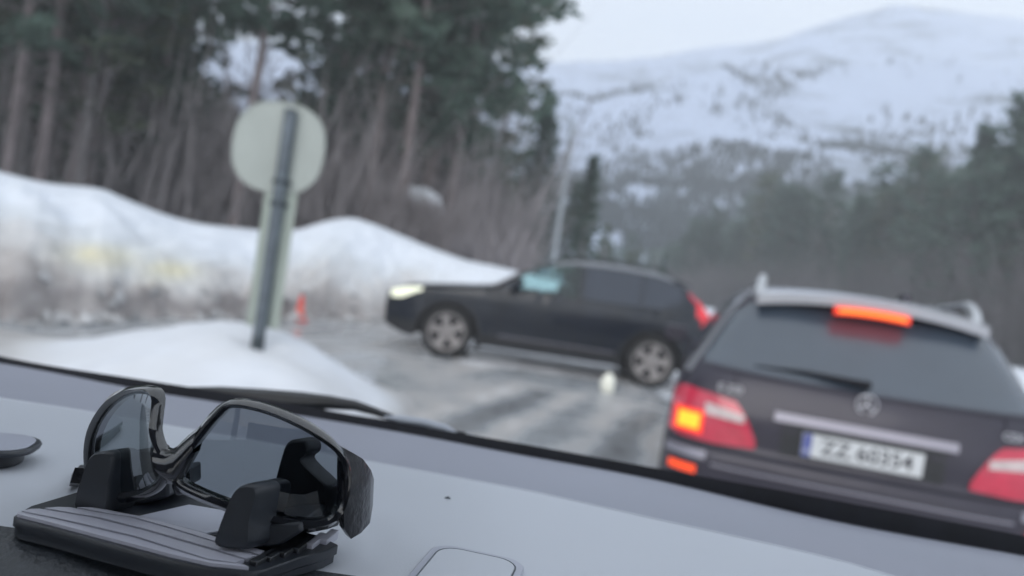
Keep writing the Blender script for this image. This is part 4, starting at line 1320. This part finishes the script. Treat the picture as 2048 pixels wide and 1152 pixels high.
# bridge
BR = [gs(*p) for p in [(312, 893), (337, 902), (356, 892), (380, 868), (402, 850)]]
BL = [gs(*p) for p in [(318, 950), (335, 968), (352, 968), (362, 950), (388, 905)]]
rows = []
for a, b_ in zip(BR, BL):
    a, b_ = Vector(a), Vector(b_); m1 = a.lerp(b_, .3); m2 = a.lerp(b_, .7)
    rows.append([gp(a.x, a.y, -.004) + GB, gp(a.x, a.y, .0006) + GB, gp(m1.x, m1.y, .0028) + GB, gp(m2.x, m2.y, .0028) + GB, gp(b_.x, b_.y, .0006) + GB, gp(b_.x, b_.y, -.004) + GB])
fr.grid(rows, closed=True)
fo = fr.build('frame', 'frame', gl, angle=60)
for nm, Lp, Ou in loops:
    c = sum(Lp, Vector((0, 0))) / len(Lp)
    Le = offset_loop(Lp, .0008)
    mb = MB(); mb.grid([[gp(c.x + (p.x - c.x) * k, c.y + (p.y - c.y) * k, -.0006) + GB for p in Le] for k in (.001, .08, .25, .45, .65, .85, 1)], closed=True)
    mb.build('lens', 'lens' if nm == 'R' else 'mirror_lens', gl, angle=180)
# right-hand wide temple wrapping away from the viewer, and the folded arms behind
tp = MB()
TT = [(686, 896, 690, 1060), (706, 906, 702, 1078), (726, 918, 722, 1066), (742, 940, 740, 1046)]
rows = []
for i, (a, b_, c_, d_) in enumerate(TT):
    yy = (.3035, .3065, .3125, .322)[i]
    u_, l_ = at_y(a, b_, yy), at_y(c_, d_, yy)
    rows.append([u_.lerp(l_, k / 8) + Vector((0, -.0025 * math.sin(math.pi * k / 8), 0)) + GB for k in range(9)])
u_, l_ = at_y(748, 958, .34), at_y(746, 1010, .34)
rows.append([u_.lerp(l_, k / 8) + GB for k in range(9)])
u_, l_ = at_y(720, 950, .37), at_y(718, 985, .37)
rows.append([u_.lerp(l_, k / 8) + GB for k in range(9)])
back = [[p + Vector((-.003, .004, 0)) for p in r_] for r_ in rows]
tp.slab(rows, back)
to = tp.build('temple', 'temple', gl, angle=180)
mb = MB(); mb.tube([at_y(600, 992, .325) + GB, at_y(640, 980, .325) + GB, at_y(690, 963, .323) + GB], .0009, 6); mb.build('temple_glint', 'glint', to)  # thin bar drawn as the highlight along the folded temple
tp = MB()
rows = []
for (a, b_, c_, d_, yy) in [(150, 935, 140, 966, .336), (143, 950, 138, 972, .350), (160, 930, 160, 962, .372), (230, 925, 235, 950, .385)]:
    u_, l_ = at_y(a, b_, yy), at_y(c_, d_, yy)
    rows.append([u_.lerp(l_, k / 5) + GB for k in range(6)])
tp.slab(rows, [[p + Vector((.004, .001, 0)) for p in r_] for r_ in rows]); tp.build('temple', 'temple', gl, angle=180)
for (a, b_) in ((318, 925), (356, 960)):
    p = at_y(a, b_, .3045); p = p + GB
    mb = MB()
    rows = []
    for i in range(7):
        th = math.pi * i / 6
        rows.append([(p.x + .0035 * math.sin(th) * math.cos(t_), p.y + .003 + .003 * math.sin(th) * math.sin(t_), p.z + .007 * math.cos(th)) for t_ in [2 * math.pi * k / 10 for k in range(10)]])
    mb.grid(rows, closed=True); mb.build('nose_pad', 'gloss_black', gl)

# ------------------------------------------------------------------ holder
HT = DZ + .0075
hd = empty('dashboard_holder', (-.12, .32, DZ), 0, 'black clip holder with ridged base on the dashboard under the sunglasses', 'holder')
HB = -Vector((-.12, .32, DZ))
FRONT = [(28, 1031), (37, 1039), (110, 1057), (195, 1081), (270, 1101), (342, 1120), (420, 1136), (505, 1144), (530, 1140)]
RIGHTE = [(600, 1115), (655, 1100), (676, 1089)]
BACK = [(640, 1072), (560, 1050), (450, 1010), (336, 968), (200, 975), (150, 985), (60, 1012)]
def ht(px, py, z=HT): return at_z(px, py, z) + HB
base = MB()
poly = [ht(*p) for p in FRONT + RIGHTE + BACK]
n_ = len(poly)
cen = sum(poly, Vector()) / n_
def shr(p, k, dz): 
    q = cen + (p - cen) * k
    return Vector((q.x, q.y, p.z + dz))
rows = [[shr(p, .985, -.0072) for p in poly], [shr(p, .985, -.0045) for p in poly], [shr(p, 1.0, -.0038) for p in poly], [shr(p, 1.0, -.0004) for p in poly], [shr(p, .992, 0) for p in poly]]
base.grid(rows, closed=True); base.add(rows[-1], [tuple(range(n_))]); base.add(rows[0][::-1], [tuple(range(n_))])
bo = base.build('base_plate', 'holder', hd, angle=40)
G0 = [(34, 1028), (110, 1047), (195, 1070), (270, 1090), (342, 1109), (420, 1126), (500, 1134)]
G1 = [(40, 1022), (100, 1034), (146, 1044), (268, 1072), (342, 1096), (415, 1119), (470, 1126)]
G2 = [(85, 1016), (140, 1025), (195, 1034), (293, 1059), (360, 1078), (427, 1097), (492, 1118)]
G3 = [(150, 1014), (207, 1025), (268, 1034), (342, 1055), (390, 1070), (435, 1084), (520, 1110)]
G4 = [(215, 1018), (260, 1027), (310, 1037), (350, 1048), (400, 1062), (450, 1078), (530, 1100)]
for A_, B_ in ((G0, G1), (G1, G2), (G2, G3), (G3, G4)):
    fr_, bk_ = [], []
    for (a, b_) in zip(A_, B_):
        p, q = ht(*a, HT + .0012), ht(*b_, HT + .0012)
        d = (q - p)
        p2, q2 = p + d * .07, q - d * .15
        fr_.append([p2, p2.lerp(q2, .5) + Vector((0, 0, .0003)), q2])
        bk_.append([Vector((v.x, v.y, HT - DZ - .0015 + 0)) for v in (p2, p2.lerp(q2, .5), q2)])
    mb = MB(); mb.slab(fr_, bk_); mb.build('ridge', 'strip', bo, bevel=.0003)
pd = [ht(*p, HT + .0015) for p in [(276, 1031), (378, 1008), (450, 1020), (500, 1050), (412, 1066)]]
pad = MB(); pad.add([Vector((p.x, p.y, p.z - .002)) for p in pd] + pd, [(5, 6, 7, 8, 9), (0, 1, 6, 5), (1, 2, 7, 6), (2, 3, 8, 7), (3, 4, 9, 8), (4, 0, 5, 9)]); pad.build('gel_pad', 'pad', bo, bevel=.0005)
pd2 = [ht(*p, HT + .0006) for p in [(258, 1031), (376, 1001), (470, 1015), (530, 1052), (413, 1073)]]
pad = MB(); pad.add([Vector((p.x, p.y, p.z - .002)) for p in pd2] + pd2, [(5, 6, 7, 8, 9), (0, 1, 6, 5), (1, 2, 7, 6), (2, 3, 8, 7), (3, 4, 9, 8), (4, 0, 5, 9)]); pad.build('pad_frame', 'holder', bo, bevel=.0004)
# side ribs on the right
for k in range(6):
    a = Vector((505 + k * 28, 1126 - k * 8.5)); b_ = Vector((560 + k * 22, 1097 - k * 7))
    mb = MB()
    p, q = ht(a.x, a.y, HT + .001), ht(b_.x, b_.y, HT + .001)
    d = (q - p).normalized(); s_ = Vector((d.y, -d.x, 0)) * .0017
    mb.prism([(0, 0), (1, 0), (1, 1), (0, 1)], -.003, .0008, lambda u, v, h: p.lerp(q, u) + s_ * (v * 2 - 1) + Vector((0, 0, h)))
    mb.build('rib', 'black_plastic' if k < 4 else 'strip', bo, bevel=.0004)  # last ribs take the pale strip colour as a painted highlight
# jaws: rounded upright tabs in front of the lenses, taller ones behind
def jaw(name, profile, yaw_base, depth, m='holder', z_off=0.):
    """profile: picture outline of its front face at distance yaw_base; given its real depth backwards"""
    mb = MB()
    fr_ = [at_y(a, b_, yaw_base) + HB for a, b_ in profile]
    n_ = len(fr_)
    c_ = sum(fr_, Vector()) / n_
    dv = Vector(depth)
    rows = [[c_ + (p - c_) * .90 + dv * .0 - dv * .02 for p in fr_], [c_ + (p - c_) * .97 + dv * .03 for p in fr_], [p + dv * .14 for p in fr_], [p + dv * .9 for p in fr_], [c_ + dv + (p - c_) * .94 for p in fr_]]
    mb.grid(rows, closed=True); mb.add(rows[0][::-1], [tuple(range(n_))]); mb.add(rows[-1], [tuple(range(n_))])
    return mb.build(name, m, hd, angle=60)
def dens(P, n=3): return [tuple(p) for p in densify(P, n)]
jaw('front_jaw', dens([(148, 1024), (152, 985), (162, 955), (172, 925), (184, 908), (200, 903), (216, 904), (226, 912), (224, 940), (216, 975), (212, 1026), (180, 1030)]), .3095, (.006, .011, 0))
jaw('front_jaw', dens([(428, 1092), (432, 1070), (446, 1030), (462, 992), (474, 975), (490, 968), (508, 970), (516, 982), (510, 1010), (500, 1050), (496, 1096), (462, 1100)]), .2865, (.0085, .014, 0))
jaw('rear_jaw', dens([(528, 1060), (536, 1010), (548, 965), (560, 920), (570, 890), (582, 880), (606, 880), (614, 890), (612, 905), (600, 918), (618, 940), (642, 962), (655, 985), (650, 1060)]), .320, (.004, .008, 0), 'black_plastic')
jaw('rear_jaw', dens([(232, 985), (236, 940), (246, 915), (262, 902), (290, 900), (312, 912), (330, 940), (336, 985)]), .340, (.004, .008, 0), 'black_plastic')
for (pts_, y_, dep) in (([(206, 1012), (210, 975), (250, 968), (336, 955), (337, 996), (280, 1010)], .322, (.002, .03, 0)), ([(492, 1098), (498, 1060), (540, 1048), (602, 1046), (604, 1064), (560, 1092)], .2945, (.004, .03, 0))):
    mb = MB(); f_ = [at_y(a, b_, y_) + HB for a, b_ in pts_]; n_ = len(f_)
    mb.add(f_ + [p + Vector(dep) for p in f_], [tuple(range(n_))[::-1], tuple(range(n_, 2 * n_))] + [(i, (i + 1) % n_, (i + 1) % n_ + n_, i + n_) for i in range(n_)])
    mb.build('jaw_block', 'holder', hd, bevel=.0012)

# ------------------------------------------------------------------ small things on the dash
c0 = at_z(-20, 944, DZ)
mh = empty('dash_mount', (c0.x, c0.y, DZ), 0, 'flat black mount with rounded slab on a short foot at the left edge', 'mount')
def rrect(w_, d_, r_, n=5):
    o_ = []
    for cx, cy, a0 in ((w_ - r_, d_ - r_, 0), (-w_ + r_, d_ - r_, 90), (-w_ + r_, -d_ + r_, 180), (w_ - r_, -d_ + r_, 270)):
        for k in range(n + 1): o_.append((cx + r_ * math.cos(R(a0 + 90 * k / n)), cy + r_ * math.sin(R(a0 + 90 * k / n))))
    return o_
mtx = Matrix.Rotation(R(13), 4, 'Z')
def pr(mb, pl_, z0, z1, ox, oy): return mb.prism(pl_, z0, z1, lambda u, v, h: mtx @ Vector((u + ox, v + oy, h)))
mb = MB(); pr(mb, rrect(.045, .014, .012), 0, .006, -.038, .016); mb.build('foot', 'black_plastic', mh, bevel=.001)
mb = MB(); pr(mb, rrect(.055, .017, .013), .0062, .0092, -.042, .017); mb.build('slab', 'holder', mh, bevel=.0013)
mb = MB(); pr(mb, rrect(.0525, .0150, .0115), .0090, .0098, -.042, .017); mb.build('top_sheen', 'pad', mh, bevel=.0004)  # pale sheet painting the bright reflection on the black slab top
c0 = at_z(925, 1150, DZ)
sp = empty('phone_pad', (c0.x, c0.y, DZ), 0, 'thin pale rounded pad with fine dark outline at the bottom edge', 'pad')
mtx = Matrix.Rotation(R(-10), 4, 'Z')
mb = MB(); pr(mb, rrect(.0205, .030, .010), 0, .0016, .002, -.004); mb.build('rim', 'pad', sp, bevel=.0006)
mb = MB()
rl = rrect(.0172, .0265, .009)
mb.tube([mtx @ Vector((u + .002, v - .004, .0017)) for u, v in rl + rl[:1]], .0003, 5); mb.build('outline', 'post', sp)
mb = MB(); pr(mb, rrect(.0168, .0261, .0088), .0014, .0020, .002, -.004); mb.build('pad_surface', 'dash', sp, bevel=.0003)
c0 = at_z(895, 998, DZ)
mb = MB(); mb.tube([(-.0016, 0, .0004), (0, .0003, .0008), (.0016, 0, .0004)], [.0002, .0006, .0002], 6)
o = tag(mb.build('crumb', 'clamp'), 'tiny dark speck lying alone on the bare dashboard', 'crumb'); o.location = (c0.x, c0.y, DZ)

# ================================================================== haze
mb = MB(); mb.box((-600, -160, -1.5), (600, 690, 225))
hm = bpy.data.materials.new('haze'); hm.use_nodes = True
hn = hm.node_tree; hn.nodes.clear()
ho = hn.nodes.new('ShaderNodeOutputMaterial'); hv = hn.nodes.new('ShaderNodeVolumePrincipled')
hv.inputs['Color'].default_value = (.93, .96, 1, 1)
hv.inputs['Density'].default_value = .0022
hv.inputs['Anisotropy'].default_value = .1
hn.links.new(hv.outputs[0], ho.inputs['Volume'])
HAZE = True
if HAZE:
    tag(mb.build('haze', hm, smooth=False), 'thin pale winter haze in the valley air', kind='stuff')
